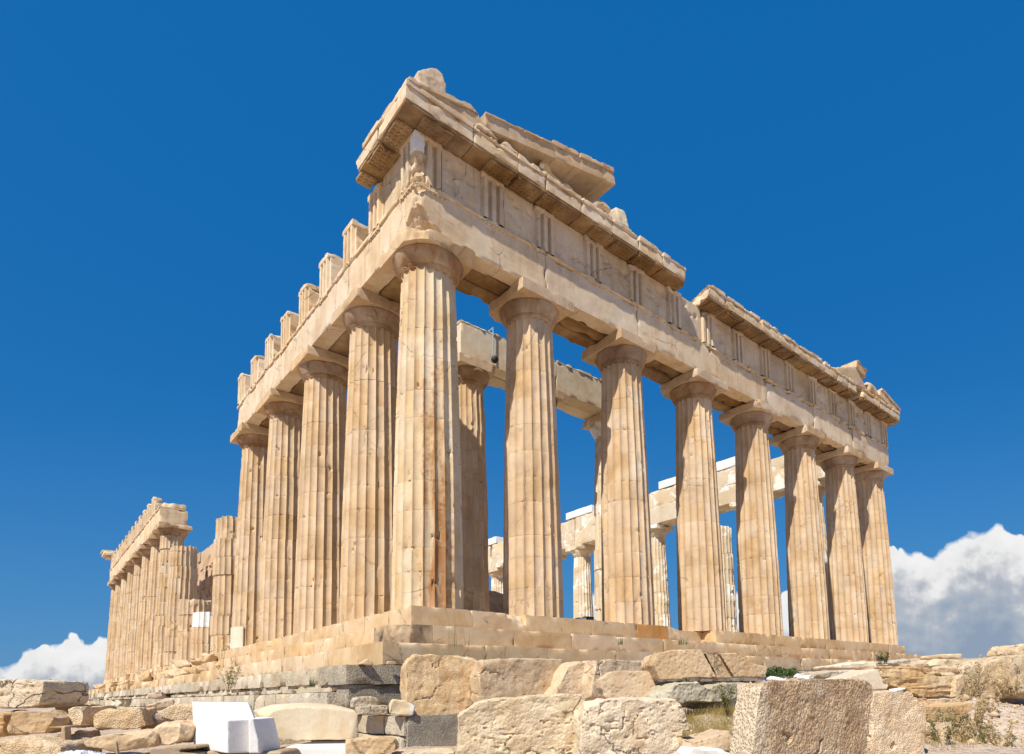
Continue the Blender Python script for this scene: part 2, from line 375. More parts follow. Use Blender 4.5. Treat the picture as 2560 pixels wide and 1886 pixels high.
def run_y(y0, y1, x0, d, z0, z1, lens, res=.08, seed=1, jit=.006, ragged=None):
    out = []; y = y0; r = np.random.default_rng(seed)
    while y < y1-.05:
        L = r.uniform(*lens); L = L if y+L < y1-.6 else y1-y
        zt = z1
        if ragged and ragged[0] < y < ragged[1]: zt = z1 - abs(r.normal(0, ragged[2]))
        rs = res*(1+max(0, y)/14.)
        b = gridbox(x0+r.uniform(-jit, jit), x0+d, y+.003, y+L-.003, z0, max(z0+.1, zt+r.uniform(-.006, .004)), rs)
        b = weather(b, 1.1, 2., 5, .008*(1+y/25), 2.6, .04, None, .14)
        if y > 13 and r.random() < .3: b = chop(b, (x0, y+r.choice([0, L]), z1-r.uniform(0, .1)), (-1, r.choice([-1, 1])*.5, .9), .08, int(r.integers(99)))
        out.append(b); y += L
    return out
def tier(off, z0, z1, seed, ragged):
    if off == 0.: a = run_x(0, 8.35, 0, 1.3, z0, z1, (1.7, 2.9), seed=seed) + run_x(9.96, LX, 0, 1.3, z0, z1, (1.7, 2.9), seed=seed+1)
    elif off == .70: a = run_x(.22, LX+off, -off, 1.3, z0, z1, (1.6, 2.5), seed=seed)
    else: a = run_x(-off, LX+off, -off, 1.3, z0, z1, (1.7, 2.9), seed=seed)
    b = run_y(-off+1.3, LY+off, -off, 1.3, z0, z1, (1.5, 2.6), seed=seed+50, ragged=ragged)
    core = gridbox(-off+.7, LX+off-.02, -off+.7, LY+off-.02, z0, z1-.02, 3.)
    return a, b, core
for k, (off, z0, z1, rg) in enumerate(((0., -.552, 0., (19, 66, .06)), (.70, -1.065, -.556, (19, 66, .12)), (1.40, -1.578, -1.069, (16, 68, .05)))):
    a, b, core = tier(off, z0, z1, 3+k*7, rg)
    if k == 0: a[1] = chop(a[1], (2.9, .02, -.06), (.4, -1, 1), .1, 9); a[2] = chop(a[2], (3.15, .02, -.05), (-1, -.6, .6), .1, 2)
    meshobj('step', join(*a, *b, core), M['step'], plat, PO)
sblk = chop(weather(gridbox(-.70, .217, -.70, .6, -1.065, -.558, .05), 1.1, 1.9, 6, .012, 3., .0), (-.50, -.55, -.8), (-1, -.9, .3), .1, 4)
tag(meshobj('stained_step_block', sblk, M['blackstain'], plat, (-.30, -.70, -.80), loc=(-.30, -.70, .78)), 'step block blackened by lichen')
tag(meshobj('orange_step_block', weather(gridbox(8.353, 9.957, -.002, 1.29, -.552, -.002, .06), .8, 1.9, 4, .005, 2.6, .12, None, .05), M['orange'], plat, PO), 'orange stained block of the top step')
# raised floor of the inner rooms
meshobj('raised_floor', join(weather(gridbox(3.9, 27, 4.5, 65, 0.002, .35, .6), .4), weather(gridbox(4.6, 26.4, 5.2, 64.2, .35, .70, .6), .4)), M['step'], plat, PO)
# foundation courses below the steps: lichen-dark east, pale south, grazing and full sun put into colour
def rowsS(x0, zs, y0, y1, seed, lens=(2., 3.6), jit=.02):
    out = []
    for i, (za, zb, xo) in enumerate(zs): out += run_y(y0, y1, x0+xo, 1.5, za, zb, lens, .10, seed+i, jit)
    return out
fS = rowsS(-2.30, [(-1.98, -1.60, 0.0), (-2.075, -1.985, .06), (-2.16, -2.08, -.05), (-2.58, -2.165, -.16)], -1.05, 71.0, 21)
fS += rowsS(-2.55, [(-3.05, -2.585, 0), (-3.6, -3.055, -.12), (-4.2, -3.605, -.15)], 2.0, 71.2, 41, (1.4, 2.6))
meshobj('pale_foundation_course', join(*fS, gridbox(-1.2, 0, -1, 70, -4.2, -1.62, 3.)), M['poros'], plat, PO)
fE = []
for i, (za, zb, yo, xa) in enumerate(((-2.015, -1.60, -1.72, -2.33), (-2.50, -2.02, -1.66, -2.25))):
    fE += run_x(xa, 31.5, yo, 1.6, za, zb, (1.5, 2.4), .09, 1., 61+i, .02, .2, .012)
tag(meshobj('dark_foundation_course', join(*fE), M['darkstone'], plat, PO), 'dark grey rough foundation course at the near corner')
ld = thing('foundation_block', 'low foundation block, pale left face and dark grey rough right face, beside cream slab', 'stone block', (-1.85, -3.49, -3.6))
bb = weather(gridbox(-1.85, -.2, -3.49, -1.2, -3.6, -2.65, .06), .9, 1.6, 5, .012)
meshobj('dark_face_block', bb, M['darkstone'], ld, (-1.85, -3.49, -3.6))
b2 = join(weather(gridbox(-1.90, -1.853, -3.44, -2.6, -3.02, -2.66, .05), .8), weather(gridbox(-1.93, -1.853, -2.59, -1.2, -3.02, -2.655, .05), .8), weather(gridbox(-1.98, -1.853, -3.44, -1.2, -3.6, -3.04, .06), .8))
meshobj('pale_face_slab', b2, M['poros'], ld, (-1.85, -3.49, -3.6))  # same block: its sunlit side painted as a paler stone

# ------------------------------------------------------------------ columns
H_SH = 9.57
def rad(z, rb, rt):
    t = np.clip(z/H_SH, 0, 1); return rb - (rb-rt)*t**1.22 + .016*np.sin(np.pi*t)
def drum_mesh(z0, z1, seed, rb=.95, rt=.742, S=7, rows=None, top=True, wear=1., dx=0, dy=0, rot=0, nf=20, flute=.092, x=0, y=0):
    nt = nf*S; rows = rows or max(6, int((z1-z0)/.07))
    zz = z0 + (z1-z0)*np.concatenate([[0, .006], np.linspace(.03, .97, rows-2), [.994, 1]])
    nr = len(zz); th = np.linspace(0, 2*np.pi, nt, endpoint=False)
    ph = ((np.arange(nt) % S)/S)*2-1
    fl = (1-np.abs(ph)**2.0)**.62
    Z, T = np.meshgrid(zz, th, indexing='ij'); FL = np.tile(fl, (nr, 1))
    Rr = rad(Z, rb, rt)
    P0 = np.stack([Rr*np.cos(T), Rr*np.sin(T), Z], -1).reshape(-1, 3); PP = P0 + np.array([x*3.7, y*2.9, seed*.0])
    n1 = fbm(PP*2.3, 3, 7).reshape(Z.shape); n2 = fbm(PP*np.array([7., 7., 2.2]), 3, 31).reshape(Z.shape); n3 = fbm(PP*.9, 2, 91).reshape(Z.shape); n4 = fbm(PP*6, 3, 55).reshape(Z.shape)
    R = Rr*(1-flute*FL*(1-.35*sstep(n3, .35, .6)*wear))
    ar = np.clip(1-FL*2.4, 0, 1)                       # arrises flake away
    R -= ar*(.001+.012*sstep(n2, .30, .65)*wear)
    jr = .0010+.006*np.random.default_rng(seed+5).random()**3
    jd = np.minimum(Z-z0, z1-Z)                        # drum rims chip along the joints
    R -= (jr+.012*sstep(n4, .2, .55)*wear)*np.exp(-(jd/.007)**2)
    R -= .040*wear*sstep(n4+.35*n2, .58, .85)*np.exp(-(jd/.07)**2)
    R -= .075*wear*sstep(n1+.2*n4, .70, .92)           # lost flakes
    R += .0025*n4
    V = np.stack([R*np.cos(T+rot)+dx, R*np.sin(T+rot)+dy, Z], -1).reshape(-1, 3)
    i = np.arange(nr-1)[:, None]*nt; j = np.arange(nt)[None, :]; j2 = (j+1) % nt
    F = np.stack([i+j, i+j2, i+nt+j2, i+nt+j], -1).reshape(-1, 4)
    V = np.concatenate([V, [[dx, dy, z0], [dx, dy, z1 + 0.0]]]); c0, c1 = len(V)-2, len(V)-1
    j = np.arange(nt); j2 = (j+1) % nt; t0 = (nr-1)*nt
    F = np.concatenate([F, np.stack([j2, j, np.full(nt, c0), np.full(nt, c0)], 1), np.stack([t0+j, t0+j2, np.full(nt, c1), np.full(nt, c1)], 1)])
    return V, F
def capital_meshes(rt=.742, z=H_SH, top=10.43, half=1.04, S=96, res=.07, seed=1, wear=1.):
    ab0 = top-.35
    prof = [(rt-.03, z-.02), (rt+.0, z), (rt+.015, z+.06), (rt+.035, z+.065), (rt+.032, z+.09), (rt+.05, z+.095), (rt+.047, z+.12), (rt+.065, z+.125), (rt+.10, z+.18), (rt+.145, z+.27), (rt+.195, z+.38), (rt+.225, z+.455), (rt+.23, ab0-.025), (rt+.205, ab0+.004)]
    th = np.linspace(0, 2*np.pi, S, endpoint=False)
    V = np.array([[r*np.cos(t), r*np.sin(t), zz] for r, zz in prof for t in th]); n = len(prof)
    i = np.arange(n-1)[:, None]*S; j = np.arange(S)[None, :]; j2 = (j+1) % S
    F = np.stack([i+j, i+j2, i+S+j2, i+S+j], -1).reshape(-1, 4)
    V = np.concatenate([V, [[0, 0, prof[0][1]], [0, 0, prof[-1][1]]]]); c0, c1 = len(V)-2, len(V)-1
    j = np.arange(S); j2 = (j+1) % S
    F = np.concatenate([F, np.stack([j2, j, np.full(S, c0), np.full(S, c0)], 1), np.stack([(n-1)*S+j, (n-1)*S+j2, np.full(S, c1), np.full(S, c1)], 1)])
    nz = fbm(V*2.2+seed*7.1, 3, seed); rr = 1-.06*wear*sstep(nz, .18, .5)-.01*nz
    V[:, 0] *= rr; V[:, 1] *= rr
    A = weather(gridbox(-half, half, -half, half, ab0, top-.004, res), 1.1*wear, 1.6, 4, .008, 3., .10, seed+3, .05)
    q = np.random.default_rng(seed); sx, sy = q.choice([-1, 1]), q.choice([-1, 1])
    A = chop(A, (sx*half*.86, sy*half*.86, ab0+.1), (sx, sy, -.5), .09, seed)
    return (V, F), A
def column(x, y, label, group, z0=0., mat='marble', nd=11, seed=1, top=None, rb=.95, rt=.742, S=7, wear=1., off=.002, last_white=None, capfix=None, cap=True, capmat='capital', zs=1., white=(), half=1.04, ztop=10.43, nf=20):
    c = thing('column', label, 'column', (x, y, z0), group)
    r = np.random.default_rng(seed)
    hs = H_SH*zs if top is None else top
    cuts = np.linspace(0, H_SH*zs, nd+1) + np.concatenate([[0], r.normal(0, .05, nd-1), [0]])
    for k in range(nd):
        a, b = cuts[k], cuts[k+1]
        if a > hs-.15: break
        b = min(b, hs)
        br = .0005
        D = drum_mesh(a+br, b-br, seed*13+k, rb, rt, S, None, wear=wear, dx=r.normal(0, off), dy=r.normal(0, off), rot=r.normal(0, .003), x=x, y=y, nf=nf)
        if top is not None and b >= hs-.01 and hs < H_SH*zs-.1 and k not in white:
            D = chop(D, (0, 0, b-.10), (r.normal(0, .12), r.normal(0, .12), 1), .12, seed)
        meshobj('drum', D, M['white'] if k in white else M[mat], c, angle=32)
    if cap and top is None:
        E, A = capital_meshes(rt, H_SH*zs, ztop-z0, half, seed=seed, wear=wear, S=96 if S > 4 else 48, res=.07 if S > 4 else .14)
        if capfix: E, A = capfix(E, A)
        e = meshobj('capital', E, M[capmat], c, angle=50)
        meshobj('abacus', A, M[mat if mat != 'corner' else 'marble'], e)
    return c
GE = 'columns of the temple east front'; GS = 'columns of the temple south side'
def corner_cap(E, A):
    A = chop(A, (-.80, -.80, 10.2), (-1, -1, .0), .05, 4); A = chop(A, (-.76, -.76, 10.40), (-1, -1, 1.1), .08, 8)
    A = chop(A, (.0, -.98, 10.1), (.2, -1, -.5), .05, 3)
    return E, A
column(XS[0], 1.02, 'nearest corner column, rust brown streaks down its shaft and a broken corner on its capital', GE, mat='corner', seed=3, rb=.975, rt=.765, S=11, capfix=corner_cap, off=.004)
elab = ['second front column from the near corner, dark shadow wedge high on its left side', 'third front column from the near corner, with an inner column close behind its left edge', 'fourth front column from the near corner, under the notch in the cornice', 'fifth front column from the near corner, with a slim drum stack behind its left edge', 'sixth front column from the near corner, third from the far end of the row', 'seventh front column, next to last at the far right end', 'last front column at the far right corner, against the grey cloud']
for i in range(1, 8):
    rb = .975 if i == 7 else .95
    column(XS[i], 1.02, elab[i-1], GE, seed=20+i, S=9 if i < 4 else 8, rb=rb, rt=.742+(.02 if i == 7 else 0), wear=.75, off=.002,
           capfix=(lambda E, A: (E, chop(A, (.9, -.9, 10.2), (.8, -1, -.2), .1, 5))) if i == 6 else None)
slab = ['second south column, directly left of the near corner column', 'third south column from the near corner, under the dark spot on the beam', 'fourth south column from the near corner, with a broken flute at mid height', 'fifth south column, last under the near beam, with a white patch at its foot']
for i in range(1, 5):
    column(1.02, YS[i], slab[i-1], GS, seed=40+i, S=9, wear=1.15 if i == 3 else .9, off=.003)
pv, pf = gridbox(.90, .985, 0, 1, .012, 1.0, .06)
pa = np.radians(168+60*pv[:, 1]); wp = weather((np.stack([pv[:, 0]*np.cos(pa), pv[:, 0]*np.sin(pa), pv[:, 2]], 1), pf[:, ::-1]), .4, round_=.05)
fifth = [o for o in COL.objects if o.get('label', '').startswith('fifth south column')][0]
tag(meshobj('repair_patch', wp, M['patch'], fifth), 'pale new marble patch')
GP = 'broken column stumps on the south side'
column(1.02, YS[5], 'tall broken stack of drums without capital, left of the row under the near beam', GP, nd=8, zs=.84, top=7.25, seed=51, S=6, wear=1.3, off=.022, rb=.95, rt=.80)
column(1.02, YS[6], 'short column stump topped by one bright white new drum', GP, nd=11, top=2.70, seed=52, S=6, wear=.9, white=(2,), off=.012)
column(1.02, YS[7], 'low broken stump of ragged drums behind the white topped stump', GP, nd=10, top=3.95, seed=53, S=6, wear=2.2, off=.03)
column(1.02, YS[8], 'broken column without capital standing right of the far beam end', GP, nd=10, top=8.1, seed=54, S=6, wear=1.5, off=.02)
wlab = ['far south column under the broken right end of the far beam', 'second column from the right under the far beam', 'third column from the right under the far beam', 'fourth column from the right under the far beam', 'fourth column from the left under the far beam', 'third column from the left under the far beam', 'second column from the left under the far beam', 'leftmost far column of the temple, against the white cloud']
for i in range(9, 17):
    column(1.02, YS[i], wlab[i-9], GS, seed=60+i, S=4, wear=1.6 if i == 9 else .8, nd=10, off=.03 if i == 9 else .01)

# ------------------------------------------------------------------ east entablature
Z0, Z1, Z2, Z3 = 10.43, 11.78, 13.23, 13.84
YF = .135
ent = thing('entablature', 'long carved stone entablature with cornice over the eight front columns', 'entablature', (LX/2, 1.02, Z0))
EO = (LX/2, 1.02, Z0)
def regula(x, y, axis):
    out = []
    if axis == 'x':
        out.append(gridbox(x-.42, x+.42, y-.055, y+.02, Z1-.17, Z1-.102, .1))
        for k in range(6): out.append(gridbox(x-.39+k*.148, x-.32+k*.148, y-.05, y+.02, Z1-.21, Z1-.168, .07))
    else:
        out.append(gridbox(y-.055, y+.02, x-.42, x+.42, Z1-.17, Z1-.102, .1))
        for k in range(6): out.append(gridbox(y-.05, y+.02, x-.39+k*.148, x-.32+k*.148, Z1-.21, Z1-.168, .07))
    return out
TX = [.56, 2.70, 4.70] + [4.70+4.295/2*i for i in range(1, 11)] + [28.18, 30.32]
joints = [YF] + XS[1:7] + [LX-YF]
for k in range(7):
    a, b = joints[k]+.006, joints[k+1]-.006; r = .055+.012*k
    w0 = weather(gridbox(a, b, YF, YF+.57, Z0, Z1-.105, r), 1.2, 1.1, 6, .010, 2., .10, 700+k)
    if k == 0:
        w0 = chop(w0, (YF+.40, YF+.40, Z0+.10), (-1, -1, -1.15), .10, 3)
        w0 = chop(w0, (YF+.10, YF+.10, Z1-.3), (-1, -1, .2), .13, 9)
        w0 = chop(w0, (b, YF, Z0+.10), (.9, -.8, -.6), .08, 5)
    if k == 1: w0 = chop(w0, (a, YF, Z0+.2), (-1, -.8, -.3), .08, 6)
    if k == 4: w0 = chop(w0, (a+.06, YF, Z0+.25), (-.9, -.7, -.7), .16, 2)
    if k == 6: w0 = chop(w0, (b-.12, YF+.1, Z0+.1), (1, -.8, -.9), .12, 2)
    tn = weather(gridbox(a, b, YF-.055, YF+.5, Z1-.105, Z1, r), 1.6, 2.2, 4, .012, 4., -.05, 720+k)
    if k == 0: tn = chop(tn, (YF+.18, YF+.18, Z1-.05), (-1, -1, -.3), .2, 4)
    m1 = weather(gridbox(a, b, YF+.60, YF+1.17, Z0+.035, Z1-.05, .2), .8)
    m2 = weather(gridbox(a, b, YF+1.20, YF+1.77, Z0+.004, Z1-.02, .12), 1.)
    regs = [weather(q, 1.3, 4., 1, .006, 6, -.1) for x in TX if a < x < b and rng.random() < .85 for q in regula(x, YF, 'x')]
    meshobj('architrave_block', join(w0, tn, *regs), M['arch'], ent, EO)
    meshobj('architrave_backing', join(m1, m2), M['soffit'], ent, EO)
# triglyphs and metopes
def triglyph(w=.845, d=.60, res=.07, seed=1, wear=1.):
    h = w/2; g = .12
    xs = [-h, -h+.05, -h+.075, -h+.205, -h+.225, -h+.335, -h+.355, h-.355, h-.335, h-.225, h-.205, h-.075, h-.05, h]
    ys = [g, g*.8, 0, 0, g, g, 0, 0, g, g, 0, 0, g*.8, g]
    X, Y = [], []
    for i in range(len(xs)-1):
        for t in np.linspace(0, 1, 4)[:-1]: X.append(xs[i]+t*(xs[i+1]-xs[i])); Y.append(ys[i]+t*(ys[i+1]-ys[i]))
    X.append(xs[-1]); Y.append(ys[-1]); n0 = len(X)
    X += [h, -h]; Y += [d, d]; n = len(X)
    zs = np.linspace(0, 1.27, int(1.27/res)+1)
    V = np.array([[x, y, z] for z in zs for x, y in zip(X, Y)]); nr = len(zs)
    i = np.arange(nr-1)[:, None]*n; j = np.arange(n)[None, :]; j2 = (j+1) % n
    F = np.stack([i+j, i+j2, i+n+j2, i+n+j], -1).reshape(-1, 4)
    cap = gridbox(-h-.004, h+.004, -.015, d, 1.25, 1.445, res)
    a = weather((V, F), .8*wear, 2.2, 2, .007, 3.5, .22, seed, .02); b = weather(cap, 1.2*wear, 2.5, 3, .006, 4, 0, seed+1)
    return join(a, b)
for i, x in enumerate(TX):
    t = triglyph(seed=800+i, res=.07+.004*i, wear=1.2)
    V = t[0] + np.array([x, YF-.045, Z1+.003])
    t = (V, t[1])
    if i == 0: t = chop(t, (YF+.20, YF+.20, Z1+.2), (-1, -1, -.35), .13, 5); t = chop(t, (x, YF-.02, Z1+.1), (0, -1, -.6), .1, 5)
    if i == 6: t = chop(t, (x-.3, YF, Z2-.35), (-.7, -.7, .6), .12, 2)
    meshobj('triglyph', t, M['frieze'], ent, EO)
t = triglyph(seed=870); V = t[0].copy(); V = np.stack([V[:, 1], -V[:, 0], V[:, 2]], 1) + np.array([YF-.043, .56, Z1+.003])
cr = chop((V, t[1]), (YF+.22, YF+.22, Z1+.4), (-1, -1, -.5), .13, 6)
meshobj('triglyph', cr, M['frieze'], ent, EO)
tag(meshobj('repair_patch', weather(gridbox(YF-.05, YF+.26, YF-.05, YF+.26, 12.62, 13.2, .05), .8, 2.2, 3, .01), M['concrete'], ent, EO), 'pale bluish white repair at the corner of the frieze')
for i in range(14):
    a, b = TX[i]+.4225+.003, TX[i+1]-.4225-.003; r = .05+.004*i
    V, F = gridbox(a, b, YF+.045, YF+.25, Z1+.004, Z2-.006, r)
    fr = V[:, 1] < YF+.05
    cxm = (a+b)/2; rx = np.abs(V[:, 0]-cxm)/(b-a)*2; rz = np.abs(V[:, 2]-(Z1+.68))/.68
    n = fbm(V*2.1+i*3.3, 4, 33); inner = np.clip(1-np.maximum(rx, rz)**4, 0, 1)
    V[:, 1] -= fr*inner*(-.09*sstep(n, .10, .22)*sstep(fbm(V*.9+i, 2, 5), -.1, .2)+.012*n)
    meshobj('metope', weather((V, F), .5, 2, 2, .005), M['frieze'], ent, EO)
fb = weather(gridbox(YF+.3, LX-YF-.3, YF+.26, YF+1.6, Z1+.004, Z2-.02, .4), .6)
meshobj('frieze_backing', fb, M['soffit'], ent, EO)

CS = .10
def cornice_x(x0, x1, seed, res=.06, chopL=None, chopR=None, hi=0., left_end=False):
    prof = [(-.60, 13.26, 13.62), (-.645, 13.615, 13.74)]
    bl = weather(gridbox(x0, x1, -.46, 1.25, 13.235, 13.60, res), 1.2, 1.7, 5, .012, 2.5, .08, seed)
    up = weather(gridbox(x0+.004, x1-.004, -.50, .95, 13.612, 13.755+hi, res), .7 if x0 < 0 else 1.5, 2.3, 6 if x0 > 0 else 3, .014 if x0 > 0 else .005, 3., -.02, seed+1)
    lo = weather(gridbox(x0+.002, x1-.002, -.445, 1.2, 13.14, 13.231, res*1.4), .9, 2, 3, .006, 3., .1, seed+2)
    bed = weather(gridbox(x0+.003, x1-.003, .05, 1.2, 13.132, 13.138, res*1.6), .8, 2, 3, .006, 3., .1, seed+3)
    parts = [bl, up, lo]
    if chopL: parts = [chop(p, *chopL, .10, seed) for p in parts]
    if chopR: parts = [chop(p, *chopR, .10, seed+7) for p in parts]
    parts = [(p[0]+np.array([0, 0, CS]), p[1]) for p in parts]
    o = meshobj('cornice_block', join(*parts[:2]), M['arch'], ent, EO)
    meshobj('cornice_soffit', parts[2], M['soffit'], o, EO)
    return o
def mutule_x(x, parent, seed):
    m = weather(gridbox(x-.455, x+.455, -.415, .075, 13.06, 13.137, .08), .9, 2.5, 2, .006, 3., .0, seed)
    g = [gridbox(x-.36+.145*i-.03, x-.36+.145*i+.03, -.34+.15*j-.03, -.34+.15*j+.03, 13.035, 13.062, .07) for i in range(6) for j in range(3) if rng.random() < .7]
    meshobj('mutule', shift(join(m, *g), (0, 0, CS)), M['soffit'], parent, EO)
MX = sorted(TX + [(TX[i]+TX[i+1])/2 for i in range(14)])
cuts = [-.46, 1.62, 3.20, 4.30, 5.75, 7.2, 8.55, 9.85, 11.35]
cend = [12.55, 13.7, 15.1, 16.5, 17.9, 19.3, 20.7, 22.1, 23.5, 24.7, 25.62]
cn = []
for k in range(len(cuts)-1):
    cn.append((cuts[k], cuts[k+1], cornice_x(cuts[k]+.006, cuts[k+1]-.006, 900+k*5, .055, hi=[0, -.02, .03, 0, .02, 0, .03, .01][k],
              chopL=((3.2, -.5, 13.3), (-.6, -1, -.8)) if k == 2 else None,
              chopR=((11.2, -.2, 13.5), (1, -.25, .1)) if k == 7 else (((3.15, -.55, 13.4), (.7, -1, -.3)) if k == 1 else None))))
for k in range(len(cend)-1):
    cn.append((cend[k], cend[k+1], cornice_x(cend[k]+.006, cend[k+1]-.006, 960+k*5, .075, hi=rng.uniform(-.03, .04), chopL=((12.75, .1, 13.4), (-1, .25, .3)) if k == 0 else None)))
cn.append((26.35, 28.6, cornice_x(26.35, 28.6, 1040, .08)))
cn.append((28.61, 31.48, cornice_x(28.61, 31.45, 1046, .08, chopR=((31.2, -.4, 13.5), (1, -.7, -.1)))))
for x in MX:
    for a, b, o in cn:
        if a+.25 < x < b-.25: mutule_x(x, o, int(x*31)); break
# cornice return along the south side of the corner
sb = [weather(gridbox(-.46, 1.0, 1.26, 2.78, 13.235, 13.60, .06), 1.1, 1.6, 5, .01, 2.5, .08, 1101), weather(gridbox(-.50, .9, .96, 2.25, 13.612, 13.76, .06), 1., 2., 4, .008, 3, .1, 1102),
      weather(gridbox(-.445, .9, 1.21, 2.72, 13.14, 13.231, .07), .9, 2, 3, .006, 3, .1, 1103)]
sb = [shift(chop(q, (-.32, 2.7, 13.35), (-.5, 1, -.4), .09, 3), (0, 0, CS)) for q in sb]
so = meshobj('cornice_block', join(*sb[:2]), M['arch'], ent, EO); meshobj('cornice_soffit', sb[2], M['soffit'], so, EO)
for i, y in enumerate((.56, 1.63, 2.66)):
    w_ = .42 if i < 2 else .26
    mm = [weather(gridbox(-.415, .075, y-w_, y+w_-.02, 13.06, 13.137, .06), 1., 2.5, 2, .005, 3, .05, 1110+i)]
    mm += [gridbox(-.34+.15*j-.03, -.34+.15*j+.03, y-w_+.06+.145*q-.03, y-w_+.06+.145*q+.03, 13.03, 13.062, .07) for q in range(6 if i < 2 else 3) for j in range(3)]
    meshobj('mutule', shift(join(*mm), (0, 0, CS)), M['soffit'], so, EO)
# sloping cornices of the pediment, and the recessed pediment wall
SL = math.tan(R_(12.6)); cs_, sn_ = math.cos(R_(12.6)), math.sin(R_(12.6))
def raking(s0, s1, seed, res=.06, y0=-.47, y1=1.35, th=.40, lip=.13, right=False, lo=0., ch=None):
    base = gridbox(s0+.005, s1-.005, y0, y1, 0, th, res); top = gridbox(s0+.009, s1-.009, y0-.05, y1-.3, th+.005, th+lip, res)
    base = weather(base, .8, 1.6, 5, .008, 2.4, .12, seed, .05); top = weather(top, 1.0, 2.1, 4, .012, 3, .05, seed+1, .06)
    if ch: base = chop(base, *ch, .08, seed); top = chop(top, *ch, .08, seed)
    V, F = join(base, top); s, z = V[:, 0].copy(), V[:, 2].copy()
    X = -.46 + s*cs_ - z*sn_; Zz = 13.43 + lo + s*sn_ + z*cs_
    if right: X = LX - X; F = F[:, ::-1]
    return np.stack([X, V[:, 1], Zz], 1), F
rk = [0.13, 2.62, 4.1, 5.25, 6.45, 7.45, 8.05]
for k in range(6):
    ch = None
    if k == 0: ch = ((2.5, -.45, .3), (.6, -1, .55))
    if k == 1: ch = ((2.7, -.45, .05), (-.5, -1, -.4))
    if k == 2: ch = ((4.7, -.58, .5), (0, -1, .9))
    V, F = raking(rk[k], rk[k+1], 1200+k*3, ch=ch, lip=.14 if k in (0, 3, 4, 5) else .05, y1=1.35 if k < 5 else 1.1, lo=.02 if k else -.06)
    V[:, 2] = np.maximum(V[:, 2], 13.857)
    meshobj('raking_cornice', (V, F), M['marble'], ent, EO)
tv, tf = gridbox(.9, 8.3, 1.02, 1.5, 0, 1, .1)
zt = 13.46 + (tv[:, 0]+.36)*SL; tv[:, 2] = 13.852 + tv[:, 2]*np.maximum(.03, zt-13.852)
tv, tf = chop((tv, tf), (8.0, 1.2, 14.6), (1, 0, .5), .25, 3)
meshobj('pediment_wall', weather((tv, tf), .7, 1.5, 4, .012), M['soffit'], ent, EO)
for (s0, s1, lo, ch, sd) in ((4.55, 5.75, .12, ((5.6, 1., .2), (1, .3, .2)), 1301), (.13, 2.9, .05, ((2.75, 0., .2), (1, .2, .5)), 1310)):
    V, F = raking(s0, s1, sd, .075, right=True, lo=lo, ch=ch, lip=.14 if s0 < 1 else .04, y1=.9)
    V[:, 2] = np.maximum(V[:, 2], 13.852)
    meshobj('raking_cornice', (V, F), M['marble'], ent, EO)
tv, tf = gridbox(24.9, 30.2, .85, 1.3, 0, 1, .14)
zt = 13.46 + (LX-tv[:, 0]+.36)*SL; tv[:, 2] = 13.852 + tv[:, 2]*np.maximum(.03, zt-13.852)
tv, tf = chop((tv, tf), (25.6, .9, 14.5), (-1, 0, .8), .3, 5)
meshobj('pediment_wall', weather((tv, tf), .7, 1.5, 4, .015), M['marble'], ent, EO)
# roof blocks left on the corner and beyond the pediment end
def block(name, label, cat, pts, mat, vox=.04, group=None, chip=.9, amp=.02, asc=2.2, cs=1.5, seed=None, it=5, round_=.35):
    P = np.array(pts, float); o = (P[:, 0].mean(), P[:, 1].mean(), P[:, 2].min())
    V, F = weather(hull_mesh([tuple(p) for p in P], vox), chip, cs, it, amp, asc, .0, seed, round_)
    ob = meshobj(name, (V, F), M[mat], None, o, loc=o)
    return tag(ob, label, cat, group)
def boxpts(x0, x1, y0, y1, z0, z1): return [(x, y, z) for x in (x0, x1) for y in (y0, y1) for z in (z0, z1)]
block('roof_corner_block', 'weathered lump of carved stone standing on the roof corner, highest point of the ruin', 'carved stone', [(.15, -.1, 13.95), (1.0, -.1, 14.1), (.15, .7, 14.0), (1.0, .7, 14.1), (.12, 0, 14.85), (.12, .6, 14.85), (.5, 0, 15.25), (.55, .6, 15.2), (.75, .1, 15.48), (.95, .1, 15.42), (.75, .6, 15.48), (1.0, .6, 15.3), (1.02, 0, 15.1)], 'marble', .035, seed=11, amp=.03)
block('roof_block', 'rounded white stone lump perched just right of the sloping cornice end', 'stone block', [(8.25, .2, 14.62), (8.8, .2, 14.62), (8.2, .9, 14.6), (8.8, .9, 14.6), (8.2, .3, 15.3), (8.7, .3, 15.35), (8.25, .8, 15.4), (8.8, .8, 15.25), (8.5, .5, 15.5)], 'mixed', .04, seed=12, amp=.03)
block('pedestal_stone', 'brown broken stone under the end of the sloping cornice, on top of the long cornice', 'stone block', [(7.7, .3, 13.76), (9.4, .3, 13.76), (7.7, 1.3, 13.76), (9.4, 1.3, 13.76), (7.9, .5, 14.6), (8.9, .4, 14.6), (7.9, 1.3, 14.7), (8.9, 1.3, 14.6)], 'marble', .05, seed=13, amp=.03)
block('cornice_rubble', 'jagged broken stones topping the far corner of the entablature, behind the tilted slab', 'stone block', [(26.6, .2, 13.76), (27.9, .2, 13.76), (26.6, .8, 13.76), (27.9, .8, 13.76), (26.8, .3, 14.5), (27.2, .3, 14.75), (27.5, .4, 14.3), (26.9, .7, 14.6)], 'marble', .05, seed=14, amp=.05, asc=3.)
block('tilted_roof_slab', 'thick pale slab tilted up on the cornice near the far right corner', 'stone slab', [(23.7, -.35, 13.95), (25.6, -.45, 14.55), (23.7, 1.6, 14.05), (25.6, 1.5, 14.65), (23.75, -.35, 14.18), (25.6, -.45, 14.82), (23.7, 1.6, 14.25), (25.6, 1.5, 14.85), (27.0, -.45, 13.78), (27.0, 1.2, 13.8), (27.1, -.4, 13.95), (27., 1.2, 13.97)], 'marble', .05, seed=15, amp=.008, chip=.6, round_=.1)
